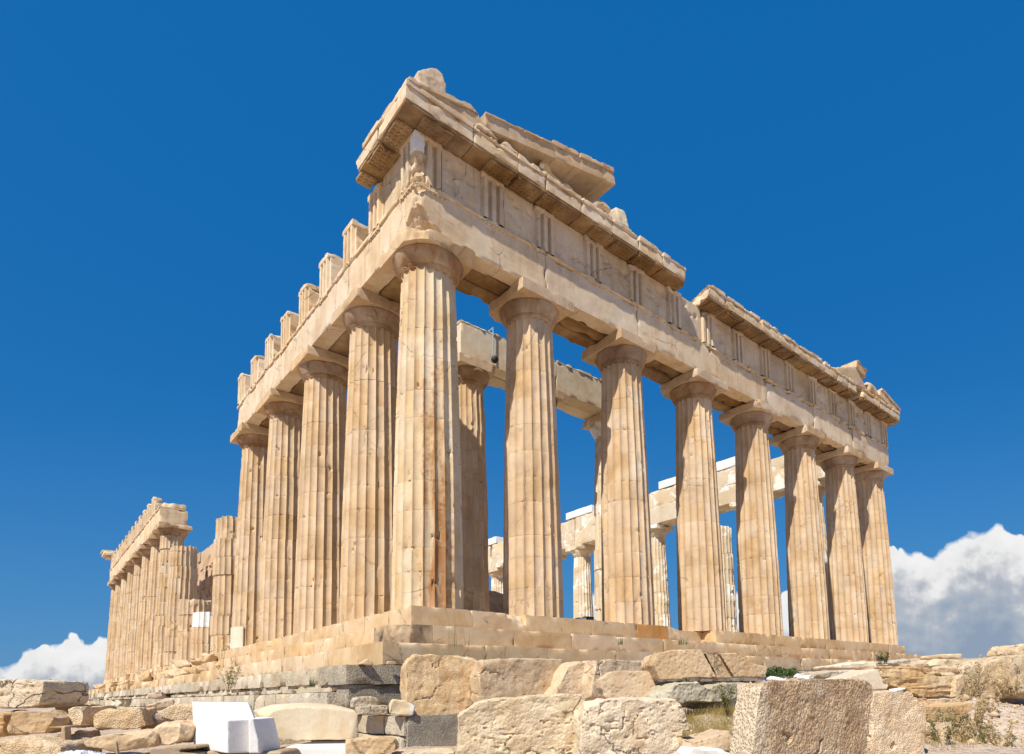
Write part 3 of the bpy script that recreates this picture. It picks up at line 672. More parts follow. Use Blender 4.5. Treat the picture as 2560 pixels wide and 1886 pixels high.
# small rough lumps along the broken cornice tops
for i, (x, y, s) in enumerate(((2.05, -.4, .30), (2.9, -.38, .26), (13.9, -.3, .14), (15.9, -.35, .16), (17.5, -.3, .18), (18.6, -.35, .15), (20.4, -.3, .17), (21.7, -.35, .18))):
    z = 13.852
    block('cornice_fragment', ['first pointed marble flake rising from the cornice near the corner', 'second rounded marble flake on the cornice, right of the pointed one', 'small marble lump on the cornice just right of the notch', 'small lump on the cornice above the fifth front column', 'low lump on the cornice right of the fifth front column', 'flat lump midway along the far half of the cornice', 'lump on the far cornice above the sixth front column', 'last small lump on the cornice before the tilted slab'][i], 'stone fragment',
          [(x-s*1.2, y-s*.4, z), (x+s*1.5, y-s*.4, z), (x-s, y+s, z), (x+s, y+s, z), (x-s*.5, y-.1*s, z+s*1.1), (x+s*.4, y, z+s*.7), (x-s*.4, y+s*.6, z+s*.9)], 'marble', .035, 'marble fragments along the cornice', seed=30+i, amp=.02, asc=4.)

# pediment sculpture remains: plain weathered figures
def skin(name, verts, edges, radii, mat, label=None, cat=None, sub=2, parent=None, root=0):
    me = bpy.data.meshes.new(name); me.from_pydata(verts, edges, []); me.update()
    ob = bpy.data.objects.new(name, me); COL.objects.link(ob)
    md = ob.modifiers.new('s', 'SKIN'); md.use_smooth_shade = True
    for i, r in enumerate(radii): me.skin_vertices[0].data[i].radius = (r, r) if not hasattr(r, '__len__') else r
    me.skin_vertices[0].data[root].use_root = True
    ms = ob.modifiers.new('ss', 'SUBSURF'); ms.levels = sub; ms.render_levels = sub
    dg = bpy.context.evaluated_depsgraph_get(); m2 = bpy.data.meshes.new_from_object(ob.evaluated_get(dg))
    bpy.data.objects.remove(ob); m2.name = name
    n = len(m2.vertices); V = np.empty(n*3); m2.vertices.foreach_get('co', V); V = V.reshape(-1, 3)
    V += .018*fbm(V*6, 3, 5)[:, None]; m2.vertices.foreach_set('co', V.ravel()); m2.update()
    m2.materials.clear(); m2.materials.append(M[mat]); m2.shade_smooth()
    o = bpy.data.objects.new(name, m2); COL.objects.link(o)
    if label: tag(o, label, cat)
    if parent: o.parent = parent
    return o
zf = 13.86
o = skin('reclining_statue', [(0, 0, .25), (-.35, .05, .50), (-.62, .05, .80), (-.70, .05, 1.0), (-.66, -.2, .72), (-.85, -.35, .42), (-.5, .3, .70), (.45, -.12, .55), (.75, -.2, .12), (.95, -.25, .08), (.5, .2, .22), (1.1, .2, .12)],
     [(0, 1), (1, 2), (2, 3), (2, 4), (4, 5), (2, 6), (0, 7), (7, 8), (8, 9), (0, 10), (10, 11)], [.24, .25, .22, .13, .12, .09, .12, .15, .10, .08, .17, .10], 'mixed', 'headless white reclining figure inside the pediment, knees raised, under the sloping cornice', 'statue')
o.location = (5.15, .15, zf); o['label'] = 'weathered white reclining figure with raised knee inside the pediment under the sloping cornice'
o = skin('horse_head_sculpture', [(0, 0, 0), (.05, 0, .30), (.22, 0, .55), (.5, -.12, .48), (.72, -.2, .34), (.2, .08, .68)], [(0, 1), (1, 2), (2, 3), (3, 4), (2, 5)], [.24, .20, .17, .13, .09, .06], 'marble', 'small broken animal head carving rising from the cornice beside the sloping cornice end', 'statue')
o.location = (6.55, -.1, zf)
o = skin('animal_head_sculpture', [(0, 0, 0), (.05, 0, .4), (.25, 0, .72), (.62, -.15, .40), (.9, -.25, .12), (.2, .06, .86)], [(0, 1), (1, 2), (2, 3), (3, 4), (2, 5)], [.32, .28, .23, .17, .11, .07], 'marble', 'pale animal head carving hanging over the cornice at the far right corner', 'statue')
o.location = (27.5, -.15, zf)

# ------------------------------------------------------------------ south beam with free-standing triglyphs
sa = thing('stone_beam', 'sunlit stone beam with upright carved blocks running left from the near corner', 'entablature', (1.02, 9.3, Z0)); SO = (1.02, 9.3, Z0)
yj = [YF+.58, YS[1], YS[2], YS[3], YS[4]+.45]
for k in range(4):
    a, b = yj[k]+.006, yj[k+1]-.006; r = .06+.008*k
    if k == 0: a = YF+.004
    V1 = gridbox(YF, YF+.57, a, b, Z0, Z1-.105, r) if k else gridbox(YF+.004, YF+.57, YF+.575, b, Z0+.002, Z1-.105, r)
    w0 = weather(V1, .9, 1.2, 5, .007, 2., .14, 1400+k)
    if k == 3: w0 = chop(w0, (.3, b-.1, 11.2), (-.4, 1, .35), .06, 3)
    tn = weather(gridbox(YF-.055, YF+.5, max(a, YF+.56), b, Z1-.105, Z1, r), 1.3, 2.2, 4, .008, 4., .0, 1420+k)
    bk = weather(gridbox(YF+.60, YF+1.75, a if k else YF+1.8, b, Z0+.03, Z1-.05, .15), .8)
    regs = [weather(q, 1.2, 4., 1, .005, 6, -.1) for y in [.56, 2.70, 4.70] + [4.70+2.1475*i for i in range(1, 7)] if a < y < b for q in regula(y, YF, 'y')]
    meshobj('beam_block', join(w0, tn, *regs), M['arch'], sa, SO)
    meshobj('beam_backing', bk, M['soffit'], sa, SO)
for i, y in enumerate([2.70, 4.70] + [4.70+2.1475*k for k in range(1, 7)]):
    t = triglyph(seed=1450+i, res=.08, wear=.9); V = t[0]*np.array([1, 1, rng.uniform(.88, .97)])
    P = np.stack([V[:, 1], -V[:, 0], V[:, 2]], 1) + np.array([YF-.043, y, Z1+.004])
    if i > 0: P, F = chop((P, t[1]), (YF, y+.42, Z2-.02-.16*rng.random()), (0, rng.uniform(.2, 1.2), 1), .10, i); P, F = chop((P, F), (YF+.1, y-.4, Z2-.05-.25*rng.random()), (-.2, -.8, 1), .12, i+3)
    else: F = t[1]
    bk = weather(gridbox(.86, 1.75, y-.9, y+.5, Z1+.002, Z2-.12-.25*rng.random(), .12), 1.4, 1.2, 6, .03, 2.)
    sl = weather(gridbox(.30, .84, y+.43, y+1.70, Z1+.003, Z1+.30+.2*rng.random(), .1), 1.5, 1.2, 5, .03, 2.)
    g = meshobj('triglyph', (P, F), M['arch'], sa, SO)
    meshobj('frieze_backing', join(bk, sl) if i < 7 else bk, M['arch'], sa, SO)
cr2 = weather(gridbox(YF+.06, YF+.6, .99, 2.27, Z1+.004, Z2-.01, .06), .7, 1.5, 4, .02, 2.)
meshobj('metope', cr2, M['frieze'], sa, SO)

# far (west) part of the south side: beam on eight columns
fa = thing('stone_beam', 'distant stone beam with a row of upright blocks over the far left columns', 'entablature', (1.02, 54, Z0)); FO = (1.02, 54, Z0)
bl = []
yy = [YS[9]+.55] + YS[10:16] + [LY-YF]
for k in range(7):
    a, b = yy[k]+.01, yy[k+1]-.01
    if k == 0: a = YS[9]-.12
    bl.append(weather(gridbox(YF, 1.9, a, b, Z0, Z1-.10, .13), 1.1, 1., 4, .014, 2.)); bl.append(weather(gridbox(YF-.07, 1.7, a, b, Z1-.095, Z1, .14), 1.4, 1.4, 3, .012, 2.))
meshobj('beam_block', join(*bl), M['arch'], fa, FO)
y = YS[9]+3.2
ty = []
while y < LY-.3: ty.append(y); y += 2.1475
for i, y in enumerate(ty):
    t = triglyph(seed=1500+i, res=.16, wear=.8); V = t[0]
    P = np.stack([V[:, 1], -V[:, 0], V[:, 2]], 1) + np.array([YF-.03, y+.1, Z1+.004])
    meshobj('triglyph', (P, t[1]), M['arch'], fa, FO)
meshobj('frieze_backing', join(weather(gridbox(.3, 1.8, YS[9]+.2, YS[9]+2.4, Z1+.003, Z1+.42, .12), 1.6, 1.4, 6, .08, 1.8), *[weather(gridbox(.8, 1.7, y+.5, y+1.6, Z1+.003, Z1+.5+.5*rng.random(), .2), 1.5, 1., 4, .05, 1.5) for y in ty[:-1]]), M['arch'], fa, FO)
cw = [weather(gridbox(-.6, 1.6, LY-1.6, LY+.6, 13.22, 13.60, .12), 1.2, 1., 4, .03, 2.), weather(gridbox(-.7, 1.5, LY-1.3, LY+.65, 13.61, 13.80, .12), 1.2, 1., 4, .03, 2.), gridbox(-.3, 1.5, LY-1.4, LY+.3, 13.0, 13.21, .3)]
meshobj('cornice_block', join(*cw), M['arch'], fa, FO)

# ------------------------------------------------------------------ inner porch
GI = 'columns of the inner porch'
PX = [5.75, 9.36, 13.72, 18.27, 22.44, 26.6]; PY = 6.5
column(PX[0], PY, 'shaded inner porch column half hidden behind the near corner column', GI, z0=.70, nd=10, zs=.965, rb=.83, rt=.65, seed=71, S=6, half=.88, ztop=10.86, mat='marble', wear=1.3, off=.012)
column(PX[1], PY, 'inner porch column hidden behind the second front column, only its capital showing', GI, z0=.70, nd=10, zs=.965, rb=.83, rt=.65, seed=72, S=5, half=.88, ztop=10.86)
column(PX[2], PY, 'pale inner porch column with white capital behind the left edge of the third front column', GI, z0=.70, nd=10, zs=.965, rb=.83, rt=.65, seed=73, S=5, half=.90, ztop=10.86, mat='mixed', capmat='white', wear=1.8, off=.02)
column(PX[4], PY, 'slim broken drum stack with white repairs seen between the fourth and fifth front columns', GI, z0=.70, nd=10, zs=.965, rb=.83, rt=.65, seed=74, S=5, top=6.3, mat='mixed', wear=1.4, off=.015)
pb = thing('stone_beam', 'smooth pale beam with chipped top edge on the inner porch columns behind the front row', 'stone beam', (9, PY, 10.87)); BO = (9, PY, 10.87)
for i, (a, b) in enumerate(((5.0, 9.85), (9.87, 13.35))):
    q = [weather(gridbox(a, b, PY-.75, PY-.02, 10.87, 12.20, .07), 1., 1.2, 5, .008, 2., .12, 1600+i), weather(gridbox(a, b, PY+.0, PY+.72, 10.88, 12.18, .12), 1., 1.2, 5, .008, 2., .12, 1610+i), weather(gridbox(a, b, PY-.80, PY+.4, 12.205, 12.30, .07), 1.6, 2.3, 5, .02, 4., -.1, 1620+i)]
    if i == 0: q[0] = chop(q[0], (5.0, PY-.4, 12.2), (-.5, -.3, 1), .08, 3)
    meshobj('beam_block', join(*q), M['cream'], pb, BO)
lr = thing('hanging_rod', 'thin pale blue rod with dark round lamp at its foot on the inner porch beam', 'lamp rod', (6.45, PY-.86, 10.95)); LO = (6.45, PY-.86, 10.95)
def tube(p, q, r, n=8):
    p, q = np.array(p, float), np.array(q, float); d = q-p; L = np.linalg.norm(d); d /= L
    a = np.cross(d, (0, 0, 1.)); a = a if np.linalg.norm(a) > .1 else np.cross(d, (1., 0, 0)); a /= np.linalg.norm(a); b = np.cross(d, a)
    th = np.linspace(0, 2*np.pi, n, endpoint=False)
    c = np.cos(th)[:, None]*a + np.sin(th)[:, None]*b
    V = np.concatenate([p+r*c, q+r*c, [p, q]]); j = np.arange(n); j2 = (j+1) % n
    F = np.concatenate([np.stack([j, n+j, n+j2, j2], 1), np.stack([j, j2, np.full(n, 2*n), np.full(n, 2*n)], 1), np.stack([n+j2, n+j, np.full(n, 2*n+1), np.full(n, 2*n+1)], 1)])
    return V, F
meshobj('rod', join(tube((6.45, PY-.85, 11.15), (6.45, PY-.85, 12.45), .025), tube((6.45, PY-.85, 12.44), (6.45, PY-.3, 12.44), .025)), M['bluesteel'], lr, LO)
sp = hull_mesh([(6.45+.16*math.cos(a)*math.cos(b), PY-.95+.16*math.sin(a)*math.cos(b), 11.06+.16*math.sin(b)) for a in np.linspace(0, 6.28, 9)[:-1] for b in (-1.4, -.7, 0, .7, 1.4)], .03)
meshobj('lamp', sp, M['iron'], lr, LO, 80)

# ------------------------------------------------------------------ north colonnade seen from inside
GN = 'columns of the far north side'
nl = {1: 'far north column hidden behind the last front column', 2: 'north column just behind the seventh front column', 3: 'north column hidden behind the sixth front column', 4: 'north column behind the fifth front column', 5: 'far white banded column in the gap between the third and fourth front columns', 6: 'north column behind the third and fourth front columns', 7: 'far banded column seen in the gap between the second and third front columns', 8: 'north column behind the second front column', 9: 'north column behind the second front column, further left', 10: 'far column whose white capital shows between the near corner and second front columns', 11: 'last visible north column behind the near corner columns'}
for i in range(1, 11):
    if i in (2, 3, 5, 7): pass
    column(29.86, YS[i], nl[i], GN, nd=11, seed=80+i, S=4, mat='mixed', capmat='mixed' if i > 2 else 'marble', wear=1.5, off=.012)
nb = thing('stone_beam', 'far white and cream patched stone beam seen through the front columns', 'entablature', (29.86, 22, Z0)); NO = (29.86, 22, Z0)
ny = [YF+2.0] + YS[1:11] + [45.6]
for k in range(11):
    a, b = ny[k]+.008, ny[k+1]-.008
    q = [weather(gridbox(28.97, 30.74, a, b, Z0, Z1-.02, .16), .8, 1., 3, .01, 2.)]
    q.append(weather(gridbox(29.05, 30.7, a+.3 if k % 2 else a, b, Z1-.015, [12.75, 12.6, 12.95, 13.0, 12.95, 13.02, 12.9, 13.0, 12.95, 13.0, 12.9][k], .16), .9, 1., 3, .012, 2.))
    meshobj('beam_block', join(*q), M['mixed'], nb, NO)
for i, (ya, yb, z, h, lab) in enumerate(((23.9, 27.3, 13.01, .62, 'white marble block on the north beam between the second and third front columns'), (14.5, 16.4, 13.03, .58, 'small white block on the north beam, just left of the fourth front column'), (9.1, 11.2, 12.96, .66, 'white block on the north beam in the gap between the fourth and fifth front columns'), (38.2, 42., 13.02, .7, 'white block on the north beam between the near corner column and the second front column'), (2.4, 4.0, 12.78, .5, 'broken cream stone at the near end of the north beam'))):
    bo = weather(gridbox(29.0, 30.5, ya, yb, z, z+h, .12), .5, 1., 3, .006, 2.)
    tag(meshobj('frieze_block', bo, M['white'] if i < 4 else M['mixed'], None, (29.7, (ya+yb)/2, z), loc=(29.7, (ya+yb)/2, z)), lab, 'stone block', 'white blocks on the north beam')
# wall of the inner room, west part, and loose stones on the floor
cwall = thing('block_wall', 'brown shaded block wall of the inner room behind the broken stumps on the left', 'wall', (5.2, 50, 0)); WO = (5.2, 50, 0)
cb = []
for i in range(11):
    z0_ = .7+i*.92; cb += run_y(38.+.9*(i % 2)+ 0, 62, 4.62, 1.1, z0_, z0_+.918, (2.2, 3.2), .2, 130+i, .004)
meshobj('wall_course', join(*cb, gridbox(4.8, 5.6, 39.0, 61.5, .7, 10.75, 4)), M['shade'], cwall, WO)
for i, (x, y, s, lab) in enumerate(((9.0, 9.6, .75, 'dark rough stone heap inside the temple, seen right of the near corner column'), (9.75, 9.3, .5, 'knobbly broken capital lying inside the temple beside the dark heap'))):
    block('floor_stone', lab, 'stone block', [(x-s, y-s, .70), (x+s, y-s, .70), (x-s, y+s, .70), (x+s, y+s, .70), (x-.7*s, y-.6*s, .7+2.3*s), (x+.6*s, y-.5*s, .7+2.1*s), (x, y+.6*s, .7+2.4*s)], 'shade' if i == 0 else 'marble', .09, seed=50+i, amp=.09)
tag(meshobj('equipment_box', weather(gridbox(-.15, .15, -.13, .13, 0, .30, .06), .2), M['iron'], None, loc=(7.30, 1.3, .003)), 'small dark box on the top step between the second and third front columns', 'box')
tag(meshobj('marble_chip', weather(gridbox(-.16, .16, -.15, .15, 0, .24, .05), .8), M['white'], None, loc=(6.92, 1.3, .003)), 'small white marble chip left of the dark box on the top step', 'stone fragment')

STONES = [
{'name': 'stone_block', 'label': 'big tan block with hammered face and diagonal crack at its right, below the near corner', 'cat': 'stone block', 'loc': [-0.94, -3.391, -2.86], 'rz': -0.2383, 'tilt': 0, 'poly': [(-0.705, 1.383), (0.068, 1.396), (0.631, 1.366), (0.727, 1.187), (0.469, 0.86), (0.441, 0.687), (0.5, 0.383), (0.264, 0.219), (-0.596, 0.0), (-0.812, 0.071), (-0.838, 1.205)], 'depth': 0.9, 'mat': 'rough', 'group': 'fallen stone blocks in front of the temple', 'vox': 0.026, 'amp': 0.03},
{'name': 'stone_block', 'label': 'wide rough hammered block right of the diagonal crack, with a smooth broken lower edge', 'cat': 'stone block', 'loc': [0.251, -4.204, -2.514], 'rz': -0.1336, 'tilt': 0, 'poly': [(-0.821, 0.926), (0.142, 0.962), (1.109, 0.958), (1.093, 0.848), (0.707, 0.265), (0.676, 0.0), (-0.896, 0.003), (-0.91, 0.646), (-0.822, 0.834)], 'depth': 0.8, 'mat': 'rough', 'group': 'fallen stone blocks in front of the temple', 'vox': 0.026, 'amp': 0.03},
{'name': 'stone_block', 'label': 'narrow cracked block with an orange patch, between wide hammered block and grooved stone', 'cat': 'stone block', 'loc': [1.048, -4.763, -2.444], 'rz': -0.2034, 'tilt': 0, 'poly': [(-0.05, 0.788), (0.542, 0.856), (0.545, 0.0), (-0.409, 0.066), (-0.408, 0.152), (-0.181, 0.45)], 'depth': 0.7, 'mat': 'rubble', 'group': 'fallen stone blocks in front of the temple', 'vox': 0.035, 'amp': 0.03},
{'name': 'stone_block', 'label': 'hammered block lying behind the small grooved stone, directly under the bottom step', 'cat': 'stone block', 'loc': [2.284, -5.33, -2.458], 'rz': -0.0987, 'tilt': 0, 'poly': [(-1.016, 0.838), (0.653, 0.832), (0.792, 0.395), (0.775, 0.0), (-1.039, 0.022)], 'depth': 0.8, 'mat': 'rough', 'group': 'fallen stone blocks in front of the temple', 'vox': 0.026, 'amp': 0.03},
{'name': 'stone_block', 'label': 'left one of the two biggest pitted cream blocks at the bottom, sloping top left corner', 'cat': 'stone block', 'loc': [-2.331, -8.121, -3.958], 'rz': -0.4477, 'tilt': 0, 'poly': [(-1.068, 1.424), (-0.821, 1.59), (-0.467, 1.639), (0.37, 1.676), (0.553, 1.67), (0.603, 1.598), (0.438, 1.434), (0.412, 1.254), (0.457, 1.086), (0.439, 0.949), (0.365, 0.0), (-1.104, 0.111)], 'depth': 1.2, 'mat': 'pitted', 'group': 'fallen stone blocks in front of the temple', 'vox': 0.022, 'amp': 0.025},
{'name': 'stone_block', 'label': 'right one of two biggest pitted cream blocks at bottom, notch in its right end', 'cat': 'stone block', 'loc': [-1.456, -9.167, -3.816], 'rz': -0.4826, 'tilt': 0, 'poly': [(-0.79, 1.45), (-0.374, 1.464), (0.445, 1.428), (0.544, 1.323), (0.609, 1.09), (0.621, 1.028), (0.363, 1.024), (0.397, 0.949), (0.484, 0.918), (0.448, 0.0), (-0.914, 0.088), (-0.87, 1.216), (-0.812, 1.371)], 'depth': 1.0, 'mat': 'pitted', 'group': 'fallen stone blocks in front of the temple', 'vox': 0.022, 'amp': 0.04},
{'name': 'moulded_block', 'label': 'small broken moulded stone with a long dark hollow, above the right big pitted block', 'cat': 'stone block', 'loc': [-0.024, -7.43, -2.389], 'rz': -0.5175, 'tilt': 0, 'poly': [(-0.419, 0.328), (-0.202, 0.459), (0.378, 0.455), (0.459, 0.401), (0.517, 0.208), (0.492, 0.0), (-0.374, 0.019), (-0.388, 0.139), (-0.432, 0.174)], 'depth': 0.55, 'mat': 'rubble', 'group': 'fallen stone blocks in front of the temple', 'vox': 0.018, 'amp': 0.008, 'nochop': 1, 'chip': 0.7, 'groove': [(780, 770), (900, 760), (1000, 820), (930, 830), (840, 800)]},
{'name': 'moulded_block', 'label': 'large tan moulded block with angled right end, over a dark gap below the steps', 'cat': 'stone block', 'loc': [0.546, -8.11, -2.1], 'rz': -0.4477, 'tilt': 0, 'poly': [(-0.456, 0.323), (-0.379, 0.425), (-0.136, 0.484), (0.374, 0.489), (0.607, 0.09), (0.628, 0.034), (0.26, 0.029), (-0.376, 0.0), (-0.478, 0.238)], 'depth': 0.7, 'mat': 'rubble', 'group': 'fallen stone blocks in front of the temple', 'vox': 0.018, 'amp': 0.008, 'nochop': 1, 'chip': 0.7, 'bevel': 0.35},
{'name': 'moulded_block', 'label': 'middle one of three tan moulded blocks below the steps, with a slanting pale top', 'cat': 'stone block', 'loc': [1.287, -8.366, -2.088], 'rz': -0.343, 'tilt': 0, 'poly': [(-0.322, 0.431), (-0.073, 0.436), (0.171, 0.237), (0.235, 0.166), (0.218, 0.002), (-0.094, 0.0), (-0.127, 0.168)], 'depth': 0.6, 'mat': 'rubble', 'group': 'fallen stone blocks in front of the temple', 'vox': 0.018, 'amp': 0.008, 'nochop': 1, 'chip': 0.7},
{'name': 'moulded_block', 'label': 'right one of three tan moulded blocks below the steps, next to the green bush', 'cat': 'stone block', 'loc': [1.666, -8.57, -2.08], 'rz': -0.343, 'tilt': 0, 'poly': [(-0.503, 0.399), (-0.035, 0.422), (0.139, 0.239), (0.466, 0.184), (0.411, 0.004), (-0.233, 0.0), (-0.219, 0.191)], 'depth': 0.6, 'mat': 'rubble', 'group': 'fallen stone blocks in front of the temple', 'vox': 0.018, 'amp': 0.008, 'nochop': 1, 'chip': 0.7},
{'name': 'stone_block', 'label': 'grey mossy worn stone in the shade under the tan moulded blocks', 'cat': 'stone block', 'loc': [0.595, -8.367, -2.488], 'rz': -0.2732, 'tilt': 0, 'poly': [(-0.638, 0.129), (-0.473, 0.298), (-0.271, 0.345), (0.036, 0.358), (0.24, 0.25), (0.456, 0.302), (0.874, 0.345), (0.924, 0.052), (0.228, 0.017), (-0.204, 0.045), (-0.387, 0.0), (-0.642, 0.007)], 'depth': 0.8, 'mat': 'mossy', 'group': 'fallen stone blocks in front of the temple', 'vox': 0.03, 'amp': 0.03},
{'name': 'stone_slab', 'label': 'moulded grey slab behind the yellow grass patch', 'cat': 'stone slab', 'loc': [1.257, -8.126, -2.592], 'rz': -0.2034, 'tilt': 0, 'poly': [(-0.571, 0.176), (0.706, 0.22), (0.693, 0.0), (-0.172, 0.009), (-0.577, 0.056)], 'depth': 0.4, 'mat': 'mossy', 'group': 'fallen stone blocks in front of the temple', 'vox': 0.03, 'amp': 0.01},
{'name': 'stone_slab', 'label': 'low tan slab with jagged top at the bottom, left of the leaning hammered slab', 'cat': 'stone slab', 'loc': [-0.969, -9.723, -3.045], 'rz': -0.5524, 'tilt': 0, 'poly': [(-0.312, 0.181), (-0.189, 0.138), (0.094, 0.207), (0.366, 0.265), (0.368, 0.0), (-0.317, 0.051)], 'depth': 0.7, 'mat': 'rubble', 'group': 'fallen stone blocks in front of the temple', 'vox': 0.018, 'amp': 0.02},
{'name': 'stone_block', 'label': 'white marble lump at the very bottom, left of the leaning hammered slab', 'cat': 'stone block', 'loc': [-1.29, -9.951, -3.354], 'rz': -0.5524, 'tilt': 0, 'poly': [(-0.254, 0.345), (-0.186, 0.411), (-0.041, 0.387), (0.159, 0.374), (0.306, 0.337), (0.29, 0.0), (-0.266, 0.025)], 'depth': 0.5, 'mat': 'white', 'group': 'fallen stone blocks in front of the temple', 'vox': 0.025, 'amp': 0.03},
{'name': 'stone_slab', 'label': 'huge leaning slab with coarse hammered brown face and pale left edge, at bottom right', 'cat': 'stone slab', 'loc': [-1.465, -11.474, -3.821], 'rz': -0.0637, 'tilt': 0, 'poly': [(-0.973, 1.558), (-0.871, 1.62), (-0.581, 1.636), (-0.113, 1.627), (0.404, 1.643), (0.894, 1.634), (1.048, 1.582), (1.051, 1.451), (0.969, 1.282), (0.855, 0.844), (0.692, 0.0), (-1.241, 0.295), (-1.121, 1.032)], 'depth': 0.36, 'mat': 'brown', 'group': 'fallen stone blocks in front of the temple', 'vox': 0.014, 'amp': 0.015, 'asc': 3.0, 'nochop': 1},
{'name': 'stone_block', 'label': 'tall rounded hammered block standing right against the huge leaning slab', 'cat': 'stone block', 'loc': [0.871, -11.24, -4.054], 'rz': -0.3081, 'tilt': 0, 'poly': [(-0.337, 1.719), (-0.143, 1.727), (0.323, 1.711), (0.513, 1.554), (0.567, 1.433), (0.533, 1.208), (0.336, 0.0), (-0.513, 0.087), (-0.42, 1.136), (-0.356, 1.36), (-0.401, 1.532)], 'depth': 0.6, 'mat': 'rough', 'group': 'fallen stone blocks in front of the temple', 'vox': 0.016, 'amp': 0.02, 'asc': 3.0, 'nochop': 1},
{'name': 'stone_block', 'label': 'orange brown layered block with wavy bands, at the right behind the hammered slabs', 'cat': 'stone block', 'loc': [4.095, -10.427, -2.49], 'rz': -0.3779, 'tilt': 0, 'poly': [(-0.928, 0.541), (0.051, 0.535), (0.089, 0.461), (0.751, 0.401), (0.802, 0.318), (0.814, 0.112), (0.658, 0.047), (0.653, 0.0), (0.036, 0.007), (-0.25, 0.159), (-0.676, 0.218), (-0.897, 0.313), (-0.926, 0.469)], 'depth': 0.7, 'mat': 'layered', 'group': 'fallen stone blocks in front of the temple', 'vox': 0.025, 'amp': 0.05, 'asc': 3.0},
{'name': 'moulded_block', 'label': 'pale hollow-curved moulded stone at the left end of the orange layered block', 'cat': 'stone block', 'loc': [3.037, -10.022, -2.342], 'rz': -0.5524, 'tilt': 0, 'poly': [(-0.468, 0.218), (0.145, 0.37), (0.149, 0.154), (0.11, 0.125), (0.345, 0.105), (0.304, 0.0), (-0.117, 0.005), (-0.457, 0.135)], 'depth': 0.7, 'mat': 'cream', 'group': 'fallen stone blocks in front of the temple', 'vox': 0.025, 'amp': 0.008, 'nochop': 1, 'chip': 0.7},
{'name': 'stone_block', 'label': 'smooth pinkish upright stone at the right end of the orange layered block', 'cat': 'stone block', 'loc': [4.814, -10.784, -2.527], 'rz': -0.2906, 'tilt': 0, 'poly': [(-0.089, 0.402), (0.109, 0.435), (0.118, 0.106), (0.021, 0.0), (-0.156, 0.004)], 'depth': 0.5, 'mat': 'rubble', 'group': 'fallen stone blocks in front of the temple', 'vox': 0.018, 'amp': 0.015},
{'name': 'stone_block', 'label': 'pale stone lying on top of the orange layered block', 'cat': 'stone block', 'loc': [4.91, -10.507, -2.114], 'rz': -0.2906, 'tilt': 0, 'poly': [(-0.503, 0.166), (-0.226, 0.145), (0.287, 0.172), (0.491, 0.143), (0.485, 0.0), (-0.032, 0.004), (-0.461, 0.076)], 'depth': 0.6, 'mat': 'rubble', 'group': 'fallen stone blocks in front of the temple', 'vox': 0.03, 'amp': 0.02},
{'name': 'stone_slab', 'label': 'thin slab wedged under the orange layered block', 'cat': 'stone slab', 'loc': [3.938, -10.781, -2.632], 'rz': -0.4652, 'tilt': 0, 'poly': [(-0.386, 0.146), (0.388, 0.123), (0.363, 0.0), (-0.351, 0.018)], 'depth': 0.6, 'mat': 'rubble', 'group': 'fallen stone blocks in front of the temple', 'vox': 0.018, 'amp': 0.015},
{'name': 'moulded_block', 'label': 'pale moulded block under the thin slab, stepping down to the right among thistles', 'cat': 'stone block', 'loc': [3.406, -11.097, -2.897], 'rz': -0.3779, 'tilt': 0, 'poly': [(-0.562, 0.314), (0.105, 0.314), (0.362, 0.356), (0.443, 0.238), (0.19, 0.166), (0.089, 0.0), (-0.59, 0.025)], 'depth': 0.7, 'mat': 'rubble', 'group': 'fallen stone blocks in front of the temple', 'vox': 0.018, 'amp': 0.008, 'nochop': 1, 'chip': 0.7},
{'name': 'stone_block', 'label': 'pale angular boulder low among the thistles at bottom right', 'cat': 'stone block', 'loc': [2.674, -11.209, -3.383], 'rz': -0.5524, 'tilt': 0, 'poly': [(-0.328, 0.561), (-0.069, 0.587), (0.228, 0.556), (0.331, 0.393), (0.257, 0.0), (-0.41, 0.026)], 'depth': 0.7, 'mat': 'rubble', 'group': 'fallen stone blocks in front of the temple', 'vox': 0.03, 'amp': 0.03},
{'name': 'stone_block', 'label': 'pitted cream block at the right with an orange hollow in its upper corner', 'cat': 'stone block', 'loc': [7.782, -10.499, -2.602], 'rz': -0.4477, 'tilt': 0, 'poly': [(-0.145, 0.808), (0.373, 0.904), (0.502, 0.871), (0.424, 0.589), (0.307, 0.0), (-0.29, 0.013), (-0.442, 0.146), (-0.408, 0.436), (-0.292, 0.597)], 'depth': 0.9, 'mat': 'pitted', 'group': 'fallen stone blocks in front of the temple', 'vox': 0.035, 'amp': 0.03},
{'name': 'stone_block', 'label': 'large pitted cream block cut off by the right edge of the picture', 'cat': 'stone block', 'loc': [7.976, -10.935, -2.612], 'rz': -0.5175, 'tilt': 0, 'poly': [(-0.208, 0.914), (0.531, 0.957), (0.466, 0.0), (0.014, 0.026), (-0.219, 0.143), (-0.32, 0.321), (-0.253, 0.753)], 'depth': 1.2, 'mat': 'pitted', 'group': 'fallen stone blocks in front of the temple', 'vox': 0.04, 'amp': 0.03},
{'name': 'boulder', 'label': 'smooth cream boulder top at the right edge, against the grey cloud', 'cat': 'boulder', 'loc': [12.781, -9.941, -1.541], 'rz': -0.727, 'tilt': 0, 'poly': [(-0.304, 0.012), (-0.202, 0.221), (-0.031, 0.319), (0.23, 0.318), (0.307, 0.0)], 'depth': 1.4, 'mat': 'pitted', 'group': 'fallen stone blocks in front of the temple', 'vox': 0.05, 'amp': 0.04},
